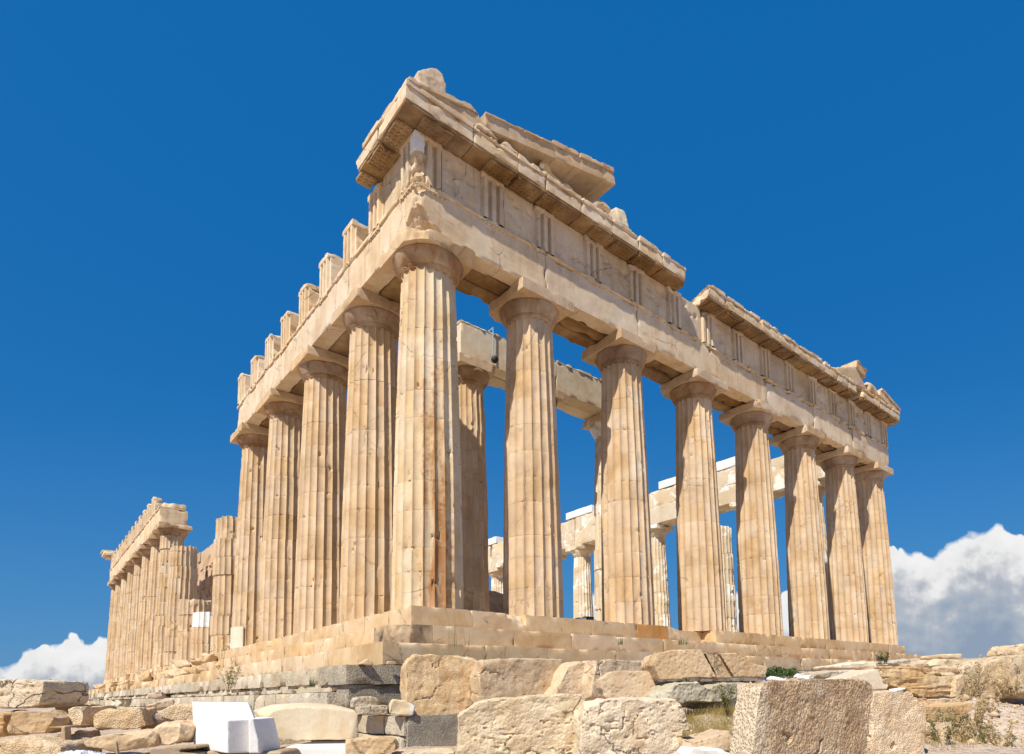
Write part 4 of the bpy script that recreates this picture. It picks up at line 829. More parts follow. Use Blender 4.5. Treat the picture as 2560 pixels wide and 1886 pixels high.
{'name': 'stone_slab', 'label': 'thin white slab propped on the pale ridge against the grey cloud', 'cat': 'stone slab', 'loc': [14.691, -7.604, -1.475], 'rz': -0.4652, 'tilt': 0, 'poly': [(-0.426, 0.153), (0.325, 0.172), (0.316, 0.082), (0.231, 0.0), (-0.438, 0.029)], 'depth': 1.0, 'mat': 'cream', 'group': 'fallen stone blocks in front of the temple', 'vox': 0.04, 'amp': 0.01},
{'name': 'stone_slab', 'label': 'long flat white stone just below the lowest step, left of the thorny twigs', 'cat': 'stone slab', 'loc': [5.941, -8.487, -1.9], 'rz': -0.3779, 'tilt': 0, 'poly': [(-0.562, 0.068), (-0.078, 0.131), (0.558, 0.172), (0.575, 0.012), (0.064, 0.026), (-0.526, 0.0)], 'depth': 0.8, 'mat': 'cream', 'group': 'fallen stone blocks in front of the temple', 'vox': 0.03, 'amp': 0.03},
{'name': 'stone_slab', 'label': 'flat grey-pink stone below the long flat white stone, right of the green bush', 'cat': 'stone slab', 'loc': [4.428, -8.864, -2.119], 'rz': -0.4826, 'tilt': 0, 'poly': [(0.017, 0.17), (0.431, 0.183), (0.468, 0.111), (0.077, 0.009), (-0.522, 0.0), (-0.453, 0.14)], 'depth': 0.9, 'mat': 'poros', 'group': 'fallen stone blocks in front of the temple', 'vox': 0.03, 'amp': 0.02},
{'name': 'stone_block', 'label': 'pale jagged stone on the ridge just right of the temple steps', 'cat': 'stone block', 'loc': [8.687, -8.262, -1.781], 'rz': -0.4652, 'tilt': 0, 'poly': [(-0.376, 0.077), (0.018, 0.128), (0.38, 0.148), (0.345, 0.013), (-0.359, 0.0)], 'depth': 0.8, 'mat': 'poros', 'group': 'fallen stone blocks in front of the temple', 'vox': 0.035, 'amp': 0.04},
{'name': 'stone_block', 'label': 'low pinkish stone on the ridge between the jagged stone and the white slab', 'cat': 'stone block', 'loc': [8.819, -8.773, -1.865], 'rz': -0.4652, 'tilt': 0, 'poly': [(-0.355, 0.128), (0.102, 0.134), (0.305, 0.076), (0.298, 0.0), (-0.342, 0.006)], 'depth': 0.8, 'mat': 'rubble', 'group': 'fallen stone blocks in front of the temple', 'vox': 0.035, 'amp': 0.03},
{'name': 'stone_block', 'label': 'tilted pale stone on the ridge below the thin white slab', 'cat': 'stone block', 'loc': [10.165, -8.905, -1.858], 'rz': -0.4652, 'tilt': 0, 'poly': [(-0.533, 0.049), (-0.275, 0.244), (0.407, 0.2), (0.412, 0.0)], 'depth': 0.8, 'mat': 'pitted', 'group': 'fallen stone blocks in front of the temple', 'vox': 0.035, 'amp': 0.03},
{'name': 'stone_block', 'label': 'tan block half hidden by dry thistles, between the orange layered block and the pitted block', 'cat': 'stone block', 'loc': [7.197, -10.239, -2.529], 'rz': -0.3779, 'tilt': 0, 'poly': [(-0.207, 0.593), (-0.079, 0.657), (0.23, 0.623), (0.265, 0.33), (0.188, 0.041), (-0.171, 0.0), (-0.219, 0.273)], 'depth': 0.8, 'mat': 'pitted', 'group': 'fallen stone blocks in front of the temple', 'vox': 0.025, 'amp': 0.03},
{'name': 'stone_slab', 'label': 'low shaded slab under the two pitted blocks at the right', 'cat': 'stone slab', 'loc': [8.54, -10.569, -2.799], 'rz': -0.4826, 'tilt': 0, 'poly': [(-0.745, 0.245), (0.096, 0.235), (0.731, 0.195), (0.709, 0.0), (-0.753, 0.054)], 'depth': 0.8, 'mat': 'shade', 'group': 'fallen stone blocks in front of the temple', 'vox': 0.03, 'amp': 0.02},
{'name': 'stone_block', 'label': 'small tan rubble block on the gravel at the right edge', 'cat': 'stone block', 'loc': [7.017, -10.817, -2.787], 'rz': -0.5524, 'tilt': 0, 'poly': [(-0.123, 0.119), (0.075, 0.145), (0.119, 0.052), (0.043, 0.0), (-0.114, 0.019)], 'depth': 0.3, 'mat': 'rubble', 'group': 'fallen stone blocks in front of the temple', 'vox': 0.02, 'amp': 0.02},
{'name': 'stone_block', 'label': 'squared pitted block with brown right side, highest of the pile at the left edge', 'cat': 'stone block', 'loc': [-7.348, -2.78, -2.337], 'rz': -0.8666, 'tilt': 0, 'poly': [(-0.619, 0.429), (-0.074, 0.411), (0.329, 0.384), (0.355, 0.229), (0.324, 0.063), (0.252, 0.0), (-0.586, 0.007)], 'depth': 0.75, 'mat': 'pitted', 'group': 'fallen stone blocks in front of the temple', 'vox': 0.025, 'amp': 0.018},
{'name': 'stone_block', 'label': 'pinkish angular rubble block under the squared pitted block at the left edge', 'cat': 'stone block', 'loc': [-7.223, -3.382, -2.677], 'rz': -0.4826, 'tilt': 0, 'poly': [(-0.321, 0.242), (-0.283, 0.308), (0.084, 0.31), (0.189, 0.239), (0.262, 0.2), (0.253, 0.12), (0.153, 0.0), (-0.323, 0.005)], 'depth': 0.7, 'mat': 'rubble', 'group': 'fallen stone blocks in front of the temple', 'vox': 0.018, 'amp': 0.02},
{'name': 'stone_block', 'label': 'coarse block filling the bottom left corner of the picture', 'cat': 'stone block', 'loc': [-7.27, -4.228, -3.42], 'rz': -0.5873, 'tilt': 0, 'poly': [(-0.491, 0.718), (-0.178, 0.748), (0.08, 0.729), (0.333, 0.642), (0.356, 0.596), (0.365, 0.0), (-0.45, 0.034)], 'depth': 1.0, 'mat': 'rough', 'group': 'fallen stone blocks in front of the temple', 'vox': 0.025, 'amp': 0.03},
{'name': 'stone_block', 'label': 'orange rough stone squeezed at the left edge beside the pinkish rubble block', 'cat': 'stone block', 'loc': [-7.612, -2.759, -2.724], 'rz': -0.5524, 'tilt': 0, 'poly': [(-0.126, 0.365), (0.109, 0.346), (0.122, 0.018), (-0.104, 0.0)], 'depth': 0.6, 'mat': 'layered', 'group': 'fallen stone blocks in front of the temple', 'vox': 0.025, 'amp': 0.04},
{'name': 'boulder', 'label': 'rounded brown broken stone in the left pile, right of the pinkish rubble block', 'cat': 'boulder', 'loc': [-6.798, -3.225, -2.627], 'rz': -0.6223, 'tilt': 0, 'poly': [(-0.137, 0.244), (-0.019, 0.299), (0.113, 0.309), (0.14, 0.121), (0.074, 0.0), (-0.053, 0.004), (-0.117, 0.089)], 'depth': 0.8, 'mat': 'rough', 'group': 'fallen stone blocks in front of the temple', 'vox': 0.025, 'amp': 0.02},
{'name': 'stone_block', 'label': 'long flat-topped block behind the rounded brown stone in the left pile', 'cat': 'stone block', 'loc': [-6.848, -2.117, -2.59], 'rz': -0.3779, 'tilt': 0, 'poly': [(-0.212, 0.334), (-0.086, 0.363), (0.347, 0.285), (0.359, 0.0), (-0.095, 0.044), (-0.098, 0.24), (-0.203, 0.264)], 'depth': 0.8, 'mat': 'rubble', 'group': 'fallen stone blocks in front of the temple', 'vox': 0.018, 'amp': 0.03},
{'name': 'stone_block', 'label': 'trough shaped tan block with a scooped top, middle of the left pile', 'cat': 'stone block', 'loc': [-6.325, -3.513, -2.668], 'rz': -0.4477, 'tilt': 0, 'poly': [(-0.325, 0.199), (-0.246, 0.294), (-0.134, 0.304), (0.014, 0.254), (0.149, 0.3), (0.286, 0.312), (0.366, 0.047), (0.195, 0.0), (-0.289, 0.011)], 'depth': 0.75, 'mat': 'rough', 'group': 'fallen stone blocks in front of the temple', 'vox': 0.025, 'amp': 0.03},
{'name': 'stone_block', 'label': 'long pale tapering stone in front of the trough shaped block, left pile', 'cat': 'stone block', 'loc': [-6.434, -4.591, -2.901], 'rz': -0.6223, 'tilt': 0, 'poly': [(-0.431, 0.133), (-0.287, 0.205), (0.151, 0.257), (0.374, 0.252), (0.437, 0.209), (0.432, 0.062), (-0.058, 0.0), (-0.191, 0.033), (-0.412, 0.075)], 'depth': 0.8, 'mat': 'rubble', 'group': 'fallen stone blocks in front of the temple', 'vox': 0.018, 'amp': 0.025},
{'name': 'boulder', 'label': 'rounded cream boulder at the right end of the left pile, beside the white marble block', 'cat': 'boulder', 'loc': [-5.919, -4.791, -2.852], 'rz': -0.6223, 'tilt': 0, 'poly': [(-0.233, 0.196), (-0.068, 0.318), (0.08, 0.332), (0.221, 0.25), (0.215, 0.106), (0.171, 0.041), (-0.044, 0.0), (-0.164, 0.015), (-0.175, 0.165)], 'depth': 0.7, 'mat': 'rubble', 'group': 'fallen stone blocks in front of the temple', 'vox': 0.018, 'amp': 0.03},
{'name': 'stone_block', 'label': 'brown rough block behind the rounded cream boulder, left of the white marble block', 'cat': 'stone block', 'loc': [-5.652, -3.712, -2.585], 'rz': -0.4826, 'tilt': 0, 'poly': [(-0.215, 0.168), (-0.02, 0.257), (0.235, 0.265), (0.256, 0.0), (-0.047, 0.009), (-0.204, 0.041)], 'depth': 0.7, 'mat': 'rough', 'group': 'fallen stone blocks in front of the temple', 'vox': 0.025, 'amp': 0.02},
{'name': 'stone_block', 'label': 'small dark brown block lying on the pale foundation at the left', 'cat': 'stone block', 'loc': [-5.339, 0.145, -2.239], 'rz': -0.3081, 'tilt': 0, 'poly': [(-0.162, 0.128), (0.089, 0.163), (0.126, 0.072), (0.097, 0.0), (-0.147, 0.006)], 'depth': 0.5, 'mat': 'shade', 'group': 'fallen stone blocks in front of the temple', 'vox': 0.03, 'amp': 0.03},
{'name': 'stone_block', 'label': 'grey pink slab-like stone below the small dark brown block at the left', 'cat': 'stone block', 'loc': [-5.379, -0.602, -2.453], 'rz': -0.3081, 'tilt': 0, 'poly': [(-0.273, 0.11), (0.197, 0.21), (0.218, 0.114), (0.115, 0.023), (-0.248, 0.0)], 'depth': 0.6, 'mat': 'rubble', 'group': 'fallen stone blocks in front of the temple', 'vox': 0.03, 'amp': 0.03},
{'name': 'stone_block', 'label': 'shaded brown stone in the left pile, between timber post and long tapering stone', 'cat': 'stone block', 'loc': [-6.812, -3.575, -3.038], 'rz': -0.5524, 'tilt': 0, 'poly': [(-0.09, 0.39), (0.044, 0.386), (0.112, 0.141), (-0.065, 0.0)], 'depth': 0.6, 'mat': 'shade', 'group': 'fallen stone blocks in front of the temple', 'vox': 0.03, 'amp': 0.03},
{'name': 'stone_block', 'label': 'low stone in the shade behind the rounded cream boulder', 'cat': 'stone block', 'loc': [-5.903, -3.203, -2.739], 'rz': -0.5524, 'tilt': 0, 'poly': [(-0.069, 0.281), (0.038, 0.292), (0.143, 0.179), (0.15, 0.0), (-0.127, 0.009), (-0.133, 0.146)], 'depth': 0.6, 'mat': 'shade', 'group': 'fallen stone blocks in front of the temple', 'vox': 0.03, 'amp': 0.03},
{'name': 'timber_post', 'label': 'short weathered timber post in the left stone pile', 'cat': 'post', 'loc': [-6.942, -4.008, -2.885], 'rz': -0.6572, 'tilt': 0, 'poly': [(-0.034, 0.315), (0.02, 0.32), (0.036, 0.0), (-0.023, 0.002)], 'depth': 0.12, 'mat': 'wood', 'group': None, 'vox': 0.012, 'amp': 0.003},
{'name': 'timber_plank', 'label': 'timber plank lying level under the pinkish rubble block', 'cat': 'plank', 'loc': [-7.001, -3.906, -2.598], 'rz': -0.6572, 'tilt': 0, 'poly': [(-0.098, 0.03), (0.096, 0.034), (0.099, 0.008), (-0.096, 0.0)], 'depth': 0.5, 'mat': 'wood', 'group': None, 'vox': 0.012, 'amp': 0.003},
{'name': 'timber_stake', 'label': 'thin slanting wooden stake in front of the long tapering stone', 'cat': 'stake', 'loc': [-6.626, -6.437, -2.907], 'rz': -0.6572, 'tilt': 0, 'poly': [(-0.028, 0.234), (-0.009, 0.235), (0.029, 0.0), (0.008, 0.0)], 'depth': 0.03, 'mat': 'wood', 'group': None, 'vox': 0.008, 'amp': 0.002},
{'name': 'timber_plank', 'label': 'grey timber planks lying under the left end of the white marble block', 'cat': 'plank', 'loc': [-5.892, -5.326, -3.044], 'rz': -0.6921, 'tilt': 0, 'poly': [(-0.341, 0.178), (-0.128, 0.196), (0.221, 0.216), (0.234, 0.176), (-0.126, 0.156), (0.236, 0.113), (0.24, 0.0), (-0.334, 0.013)], 'depth': 0.5, 'mat': 'wood', 'group': None, 'vox': 0.015, 'amp': 0.004},
{'name': 'marble_block', 'label': 'brilliant white new marble block with a cut notch, at the bottom left of centre', 'cat': 'marble block', 'hull': [[0.06, 1.544, 0.665], [0.796, 1.564, 0.637], [0.876, 1.513, 0.476], [0.0, 1.003, 0.041], [0.164, 0.0, 0.428], [0.183, 0.034, 0.019], [0.489, 0.06, 0.427], [0.509, 0.096, 0.0]], 'loc': [-5.607, -5.776, -2.95], 'mat': 'white', 'group': None, 'vox': 0.012, 'amp': 0.001, 'chip': 0.2, 'part': [[0.389, -0.068, 0.438], [0.434, -0.081, 0.434], [0.909, 0.682, 0.42], [0.942, 0.495, 0.067], [0.498, -0.103, 0.158], [0.506, -0.09, 0.0], [0.929, 0.453, -0.043], [0.41, -0.032, 0.007], [0.645, 0.915, 0.44], [0.669, 0.957, -0.058]], 'partname': 'notched_end'},
{'name': 'marble_block', 'label': 'cream marble slab with arched white top and brown veins, right of white notched block', 'cat': 'marble block', 'hull': [[0.0, 0.892, 0.356], [0.085, 0.803, 0.46], [0.214, 0.684, 0.49], [0.414, 0.504, 0.502], [0.715, 0.238, 0.477], [0.948, 0.036, 0.43], [0.995, 0.0, 0.382], [1.042, 0.069, 0.038], [0.928, 0.108, 0.0], [0.187, 0.768, 0.015], [0.033, 1.03, 0.097], [0.057, 1.771, 0.454], [0.311, 1.669, 0.536], [0.691, 1.327, 0.554], [1.019, 1.039, 0.516], [1.243, 0.715, 0.429]], 'loc': [-4.695, -5.583, -2.893], 'mat': 'cream', 'group': None, 'vox': 0.016, 'amp': 0.006, 'chip': 0.3},
{'name': 'concrete_plinth', 'label': 'flat white concrete plinth under the cream marble slab', 'cat': 'plinth', 'loc': [-4.335, -5.606, -3.413], 'rz': -0.727, 'tilt': 0, 'poly': [(-0.474, 0.481), (0.464, 0.475), (0.473, 0.0), (-0.463, 0.019)], 'depth': 1.0, 'mat': 'concrete', 'group': None, 'vox': 0.03, 'amp': 0.002, 'chip': 0.3},
{'name': 'timber_block', 'label': 'dark timber spacer between the white notched block and the plinth', 'cat': 'plank', 'loc': [-5.253, -5.611, -3.202], 'rz': -0.6921, 'tilt': 0, 'poly': [(-0.466, 0.298), (-0.152, 0.25), (0.534, 0.269), (0.546, 0.0), (-0.457, 0.025)], 'depth': 0.6, 'mat': 'wood', 'group': None, 'vox': 0.03, 'amp': 0.004},
{'name': 'stone_block', 'label': 'tan rubble stone in front of the plinth corner, right of the cream marble slab', 'cat': 'stone block', 'loc': [-3.891, -6.572, -3.091], 'rz': -0.5524, 'tilt': 0, 'poly': [(-0.365, 0.272), (-0.059, 0.289), (0.021, 0.303), (0.252, 0.252), (0.314, 0.124), (0.266, 0.085), (-0.056, 0.0), (-0.362, 0.012)], 'depth': 0.6, 'mat': 'rubble', 'group': 'fallen stone blocks in front of the temple', 'vox': 0.018, 'amp': 0.02},
{'name': 'stone_slab', 'label': 'flat pale slab along the very bottom, left of the two biggest pitted blocks', 'cat': 'stone slab', 'loc': [-3.276, -6.679, -3.441], 'rz': -0.5873, 'tilt': 0, 'poly': [(-0.443, 0.409), (0.449, 0.402), (0.448, 0.0), (-0.441, 0.035)], 'depth': 0.8, 'mat': 'pitted', 'group': 'fallen stone blocks in front of the temple', 'vox': 0.022, 'amp': 0.02},
{'name': 'stone_fragment', 'label': 'small white broken stone with curled edge on the grey foundation ledge', 'cat': 'stone fragment', 'loc': [-1.981, -3.484, -2.636], 'rz': -0.3779, 'tilt': 0, 'poly': [(-0.24, 0.199), (-0.187, 0.317), (0.123, 0.28), (0.281, 0.156), (0.246, 0.001), (0.008, 0.0), (-0.223, 0.041)], 'depth': 0.35, 'mat': 'mixed', 'group': None, 'vox': 0.02, 'amp': 0.03},
{'name': 'stone_block', 'label': 'pale worn stone on the foundation ledge, left of the small white broken stone', 'cat': 'stone block', 'loc': [-2.174, -2.384, -2.484], 'rz': -0.2034, 'tilt': 0, 'poly': [(-0.272, 0.167), (-0.191, 0.211), (0.263, 0.197), (0.303, 0.036), (0.181, 0.007), (-0.27, 0.0)], 'depth': 0.4, 'mat': 'poros', 'group': 'fallen stone blocks in front of the temple', 'vox': 0.025, 'amp': 0.03},
{'name': 'stone_block', 'label': 'low squared stone below the pale worn stone on the foundation ledge', 'cat': 'stone block', 'loc': [-2.225, -2.725, -2.634], 'rz': -0.2034, 'tilt': 0, 'poly': [(-0.275, 0.173), (-0.066, 0.198), (0.311, 0.187), (0.317, 0.0), (-0.273, 0.021)], 'depth': 0.4, 'mat': 'poros', 'group': 'fallen stone blocks in front of the temple', 'vox': 0.025, 'amp': 0.02},
{'name': 'stone_fragment', 'label': 'pointed loose stone on the dark foundation at the near corner', 'cat': 'stone fragment', 'loc': [-1.943, -1.818, -1.608], 'rz': -0.2034, 'tilt': 0, 'poly': [(-0.177, 0.013), (0.038, 0.137), (0.141, 0.019), (-0.0, 0.0)], 'depth': 0.2, 'mat': 'step', 'group': None, 'vox': 0.015, 'amp': 0.015},
{'name': 'stone_fragment', 'label': 'small square loose stone under the near corner of the lowest step', 'cat': 'stone fragment', 'loc': [-1.431, -1.938, -1.612], 'rz': -0.0987, 'tilt': 0, 'poly': [(-0.093, 0.082), (0.093, 0.084), (0.094, 0.002), (-0.092, 0.0)], 'depth': 0.15, 'mat': 'step', 'group': None, 'vox': 0.015, 'amp': 0.01},
{'name': 'retaining_wall', 'label': 'distant low brown wall at the left behind the stone pile', 'cat': 'wall', 'loc': [-4.575, 44.696, -2.346], 'rz': -0.727, 'tilt': 0, 'poly': [(-1.625, 0.566), (1.597, 0.501), (1.623, 0.0), (-1.595, 0.065)], 'depth': 1.0, 'mat': 'shade', 'group': None, 'vox': 0.12, 'amp': 0.03}
]
GC = [[-2.994, -7.686, -3.636], [-2.078, -8.912, -3.614], [-1.952, -11.029, -3.73], [-1.373, -11.554, -3.668], [-1.445, -9.641, -3.378], [-3.959, -6.296, -3.568], [-7.5, -14.6, -3.8], [-1.4, -11.2, -3.4], [4.206, -11.457, -3.37], [7.561, -10.614, -2.837], [9.414, -10.146, -2.592], [21.102, -7.953, -1.297], [20.312, -4.565, -1.212], [3, -3.2, -2.75], [10, -2.6, -2.1], [20, -2.6, -1.62], [31, -3, -1.45], [45, -6, -1.3], [-1.4, -4.6, -3.3], [-4, 0, -3.55], [-4, 30, -3.9], [-4, 70, -4.2], [-20, 0, -4.2], [-30, 40, -5], [-7.127, -3.255, -3.108], [-6.191, -2.756, -3.021], [-4.727, -4.586, -3.145], [-0.022, -9.083, -2.928], [1.117, -8.266, -2.532], [0.076, -7.176, -2.734], [4.043, -10.065, -2.579], [6.616, -9.701, -2.325], [60, -20, -1.6], [30, -20, -2.2], [10, -20, -3.6], [33, 30, -1.7], [33, 70, -2.0], [15, 75, -2.4], [100, 0, -3], [8, -6, -2.35], [14, -6.5, -1.9]]
PL = {'bush': [2.845, -8.517, -2.098], 'weed1': [2.282, 0.12, -0.402], 'weed2': [6.479, 0.254, -0.218], 'weed3': [8.306, -1.971, -0.852], 'weed4': [3.613, -3.803, -1.137], 'th1': [2.535, -11.053, -3.284], 'th2': [3.018, -11.078, -3.292], 'th3': [3.619, -11.082, -3.247], 'th4': [3.695, -11.274, -3.334], 'th5': [6.274, -10.442, -2.564], 'th6': [6.729, -10.446, -2.559], 'th7': [7.669, -10.746, -2.558], 'th8': [4.763, -10.932, -2.936], 'th9': [2.19, -11.017, -3.258], 'sth': [-3.362, 3.207, -2.003], 'ssh': [-0.023, 18.854, -0.236], 'twig': [7.915, -8.24, -1.749], 'twig2': [0.218, -1.715, -1.137], 's3': [-2.643, -0.664, -2.026], 'tuftR': [7.544, -10.495, -2.594], 'g2': [2.769, -10.017, -2.48], 'midw': [0.783, -8.773, -2.551]}
PK = {'g0': [-0.438, -8.843, -2.956], 'g1': [0.189, -9.401, -2.973], 'g2': [1.494, -8.472, -2.496], 'g3': [0.88, -7.918, -2.545]}
WR = [[2.227, -8.638, -2.107], [2.265, -8.804, -2.125], [2.583, -8.961, -2.062], [2.568, -9.078, -2.1], [2.842, -9.055, -2.078], [2.125, -8.545, -2.118], [2.276, -8.946, -2.143], [3.249, -10.33, -2.325]]
TARP = [-6.931, -6.153, -2.876]

# ------------------------------------------------------------------ ground and fallen stones
GCa = np.array(GC)
def ground_z(x, y):
    x = np.asarray(x, float); y = np.asarray(y, float)
    d2 = (x[..., None]-GCa[:, 0])**2 + (y[..., None]-GCa[:, 1])**2
    wgt = 1/(d2+.6)**1.6
    return (wgt*GCa[:, 2]).sum(-1)/wgt.sum(-1)
def ground():
    def axis(c, lo, hi, near, step):
        a = [c]; s = step
        while a[-1] < hi:
            a.append(a[-1]+s); s = step if a[-1]-c < near else s*1.13
        b = [c]; s = step
        while b[-1] > lo:
            b.append(b[-1]-s); s = step if c-b[-1] < near else s*1.13
        return np.array(sorted(set(a+b)))
    X = axis(1, -3000, 6000, 16, .16); Y = axis(-7, -3000, 6000, 9, .16)
    xx, yy = np.meshgrid(X, Y, indexing='ij'); P = np.stack([xx.ravel(), yy.ravel()], 1)
    z = np.concatenate([ground_z(P[i:i+20000, 0], P[i:i+20000, 1]) for i in range(0, len(P), 20000)])
    q = np.stack([P[:, 0], P[:, 1], np.zeros(len(P))], 1)
    far = np.clip((np.hypot(P[:, 0], P[:, 1])-70)/200, 0, 1)
    near = (1-far)
    z = z + near*(.10*fbm(q*.7, 3, 3) + .03*fbm(q*3.3, 3, 8)) - far*6
    inside = (P[:, 0] > -1) & (P[:, 0] < 31.5) & (P[:, 1] > -.9) & (P[:, 1] < 70)
    z[inside] = np.minimum(z[inside], -2.7)
    south = (P[:, 0] < -1) & (P[:, 0] > -12) & (P[:, 1] > 1)
    z[south] = np.minimum(z[south], -3.3)
    V = np.stack([P[:, 0], P[:, 1], z], 1); ny = len(Y)
    i = np.arange(len(X)-1)[:, None]*ny; j = np.arange(ny-1)[None, :]
    F = np.stack([i+j, i+ny+j, i+ny+j+1, i+j+1], -1).reshape(-1, 4)
    o = meshobj('ground', (V, F), M['earth'], angle=0)
    tag(o, kind='structure')
ground()
def hash_(t):
    h = 7
    for ch in t: h = (h*131+ord(ch)) % 1000003
    return h
def build_stone(s):
    kw = dict(chip=s.get('chip', 1.0), cs=1.9, it=4, amp=s.get('amp', .03), asc=s.get('asc', 2.6), thr=.02, round_=.45 if s.get('chip', 1) > .9 else .12)
    if 'hull' in s: VF = hull_mesh([tuple(p) for p in s['hull']], s['vox'])
    else: VF = prism_mesh(s['poly'], s['depth'], s['vox'], .12 if s['mat'] not in ('wood', 'concrete') else 0)
    if s.get('bevel'):
        xs = VF[0][:, 0]; VF = chop(VF, (xs.max()-.05, 0, .22), (.55, -1, .35), .01)
    V, F = VF
    rs = np.random.default_rng(abs(hash_(s['label'])) % 2**31)
    if s['mat'] in ('rough', 'pitted', 'rubble', 'layered', 'mossy', 'shade', 'poros', 'step', 'mixed') and s.get('chip', 1) > .9 and not s.get('nochop'):
        ctr = (V.max(0)+V.min(0))/2; half = (V.max(0)-V.min(0))/2
        for _ in range({'pitted': 4, 'rubble': 12, 'step': 9}.get(s['mat'], 7)):      # broken planes cut off corners and edges
            n = rs.normal(0, 1, 3)*np.array([1, .7, 1]); n /= np.linalg.norm(n)
            ext = ((V-ctr)@n).max(); cut = ext - rs.uniform(.03, .17 if s['mat'] == 'rubble' else .12)*np.linalg.norm(half*n)*1.6
            VF = chop(VF, ctr+n*cut, n, .012, int(rs.integers(1e4)))
    kw['round_'] = .10 if s.get('chip', 1) > .9 else .12
    VF = weather(VF, **kw)
    V, F = VF
    N = normals(V, F); m = s['mat']
    m = 'rough' if m == 'brown' else m
    if m == 'layered':
        Q = V*np.array([.5, .5, 6.]); V = V + N*(.034*fbm(Q*2.4, 4, 77)+.010*fbm(Q*6, 2, 78))[:, None]
    elif m == 'rough':
        V = V + N*(.007*fbm(V*np.array([30, 30, 22.]), 2, 77) + .005*fbm(V*12, 2, 75) + .008*fbm(V*4, 3, 79))[:, None]
    elif m in ('rubble', 'step', 'shade', 'mixed'):
        V = V + N*(-.012*np.abs(fbm(V*3.6, 4, 78)) + .003*fbm(V*14, 2, 80))[:, None]
    elif m in ('pitted', 'poros'):
        n = fbm(V*np.array([4., 4., 8.]), 4, 79); q = np.abs(fbm(V*np.array([1.6, 1.6, 6.]), 3, 83)); V = V + N*(-.012*sstep(n, .18, .40) + .007*fbm(V*np.array([7, 7, 12.]), 3, 81) - .022*(1-sstep(q, 0, .05))*sstep(fbm(V*2.1, 2, 84), -.1, .15))[:, None]
    elif m == 'mossy': V = V + N*(.016*fbm(V*8, 3, 77))[:, None]
    if m in ('rough', 'pitted', 'rubble', 'layered'):
        n = np.abs(fbm(V*np.array([1.3, 1.3, 1.3])+rs.uniform(0, 9, 3), 3, 90)); V = V - normals(V, F)*(.035*(1-sstep(n, .0, .035))*sstep(fbm(V*1.1+3, 2, 91), -.05, .12))[:, None]
    if s.get('groove'):
        g = np.array([p for p in s['groove']], float)
    o = meshobj(s['name'], (V, F), M[s['mat']], loc=s['loc'])
    if 'rz' in s: o.rotation_euler = (0, 0, s['rz'])
    tag(o, s['label'], s['cat'], s['group'])
    if s.get('part'):
        pm = hull_mesh([tuple(p) for p in s['part']], s['vox'])
        meshobj(s['partname'], weather(pm, chip=.25, it=4, amp=.002, round_=.1), M[s['mat']], o)
    return o
for s in STONES: build_stone(s)
# small white rocks beside the bush
for i, p in enumerate(WR):
    r = np.random.default_rng(500+i); s = r.uniform(.07, .13)
    q = [(p[0]+s*r.normal(0, .8), p[1]+s*r.normal(0, .8), p[2]+s*r.uniform(-.7, .6)) for _ in range(12)]
    block('white_rock', 'one of the small white rocks lying around the green bush' if i < 7 else 'small white rock under the left end of the orange layered block', 'rock', q, 'white', .02, 'small white rocks', seed=510+i, amp=.012, chip=.5)
# pebbles strewn over the earth on the right
def pebbles():
    r = np.random.default_rng(9); parts = []
    base = np.array([[1,0,0],[-1,0,0],[0,1,0],[0,-1,0],[0,0,1],[0,0,-1]], float)
    Ft = np.array([[0,2,4,4],[2,1,4,4],[1,3,4,4],[3,0,4,4],[2,0,5,5],[1,2,5,5],[3,1,5,5],[0,3,5,5]])
    pos = []
    for _ in range(2600):
        D = r.uniform(9, 17); u = r.uniform(.45, .80)
        x = CAMPOS[0]+D*(.666+.746*u); y = CAMPOS[1]+D*(.746-.666*u); pos.append((x, y))
    for _ in range(900): pos.append((r.uniform(8, 24), r.uniform(-9, -2.4)))
    pos = np.array(pos); zz = ground_z(pos[:, 0], pos[:, 1]) + .10*fbm(np.c_[pos, np.zeros(len(pos))]*.7, 3, 3) + .03*fbm(np.c_[pos, np.zeros(len(pos))]*3.3, 3, 8)
    for (x, y), z in zip(pos, zz):
        s = min(.13, .016*(1+r.pareto(2.4))); b = base*s*r.uniform(.6, 1.3, (6, 1))*np.array([1, 1, .65]); a = r.uniform(0, 6.28)
        b = np.stack([b[:, 0]*math.cos(a)-b[:, 1]*math.sin(a), b[:, 0]*math.sin(a)+b[:, 1]*math.cos(a), b[:, 2]], 1)
        parts.append((b+np.array([x, y, z+s*.2]), Ft))
    tag(meshobj('pebbles', join(*parts), M['rubble'], angle=0), 'pale pebbles strewn over the dusty earth at the right', 'pebbles', kind='stuff')
pebbles()

# ------------------------------------------------------------------ plants
def blades(rs, n, spread, h, wdt, lean=.35, segs=3, zs=None):
    Vs, Fs, o = [], [], 0
    for _ in range(n):
        a = rs.uniform(0, 6.28); rr = spread*math.sqrt(rs.uniform(0, 1)); bx, by = rr*math.cos(a), rr*math.sin(a)
        d = rs.uniform(0, 6.28); H = h*rs.uniform(.5, 1.15); L = H*rs.uniform(.1, 1)*lean; f = rs.uniform(0, 6.28)
        pts = []
        for k in range(segs+1):
            t = k/segs; c = np.array([bx+L*t*t*math.cos(d), by+L*t*t*math.sin(d), H*t]); ww = wdt*(1-t*.92)
            e = np.array([math.cos(f), math.sin(f), 0])*ww
            pts += [c-e, c+e]
        Vs += pts
        for k in range(segs): Fs.append([o+2*k, o+2*k+1, o+2*k+3, o+2*k+2])
        o += 2*(segs+1)
    return np.array(Vs), np.array(Fs)
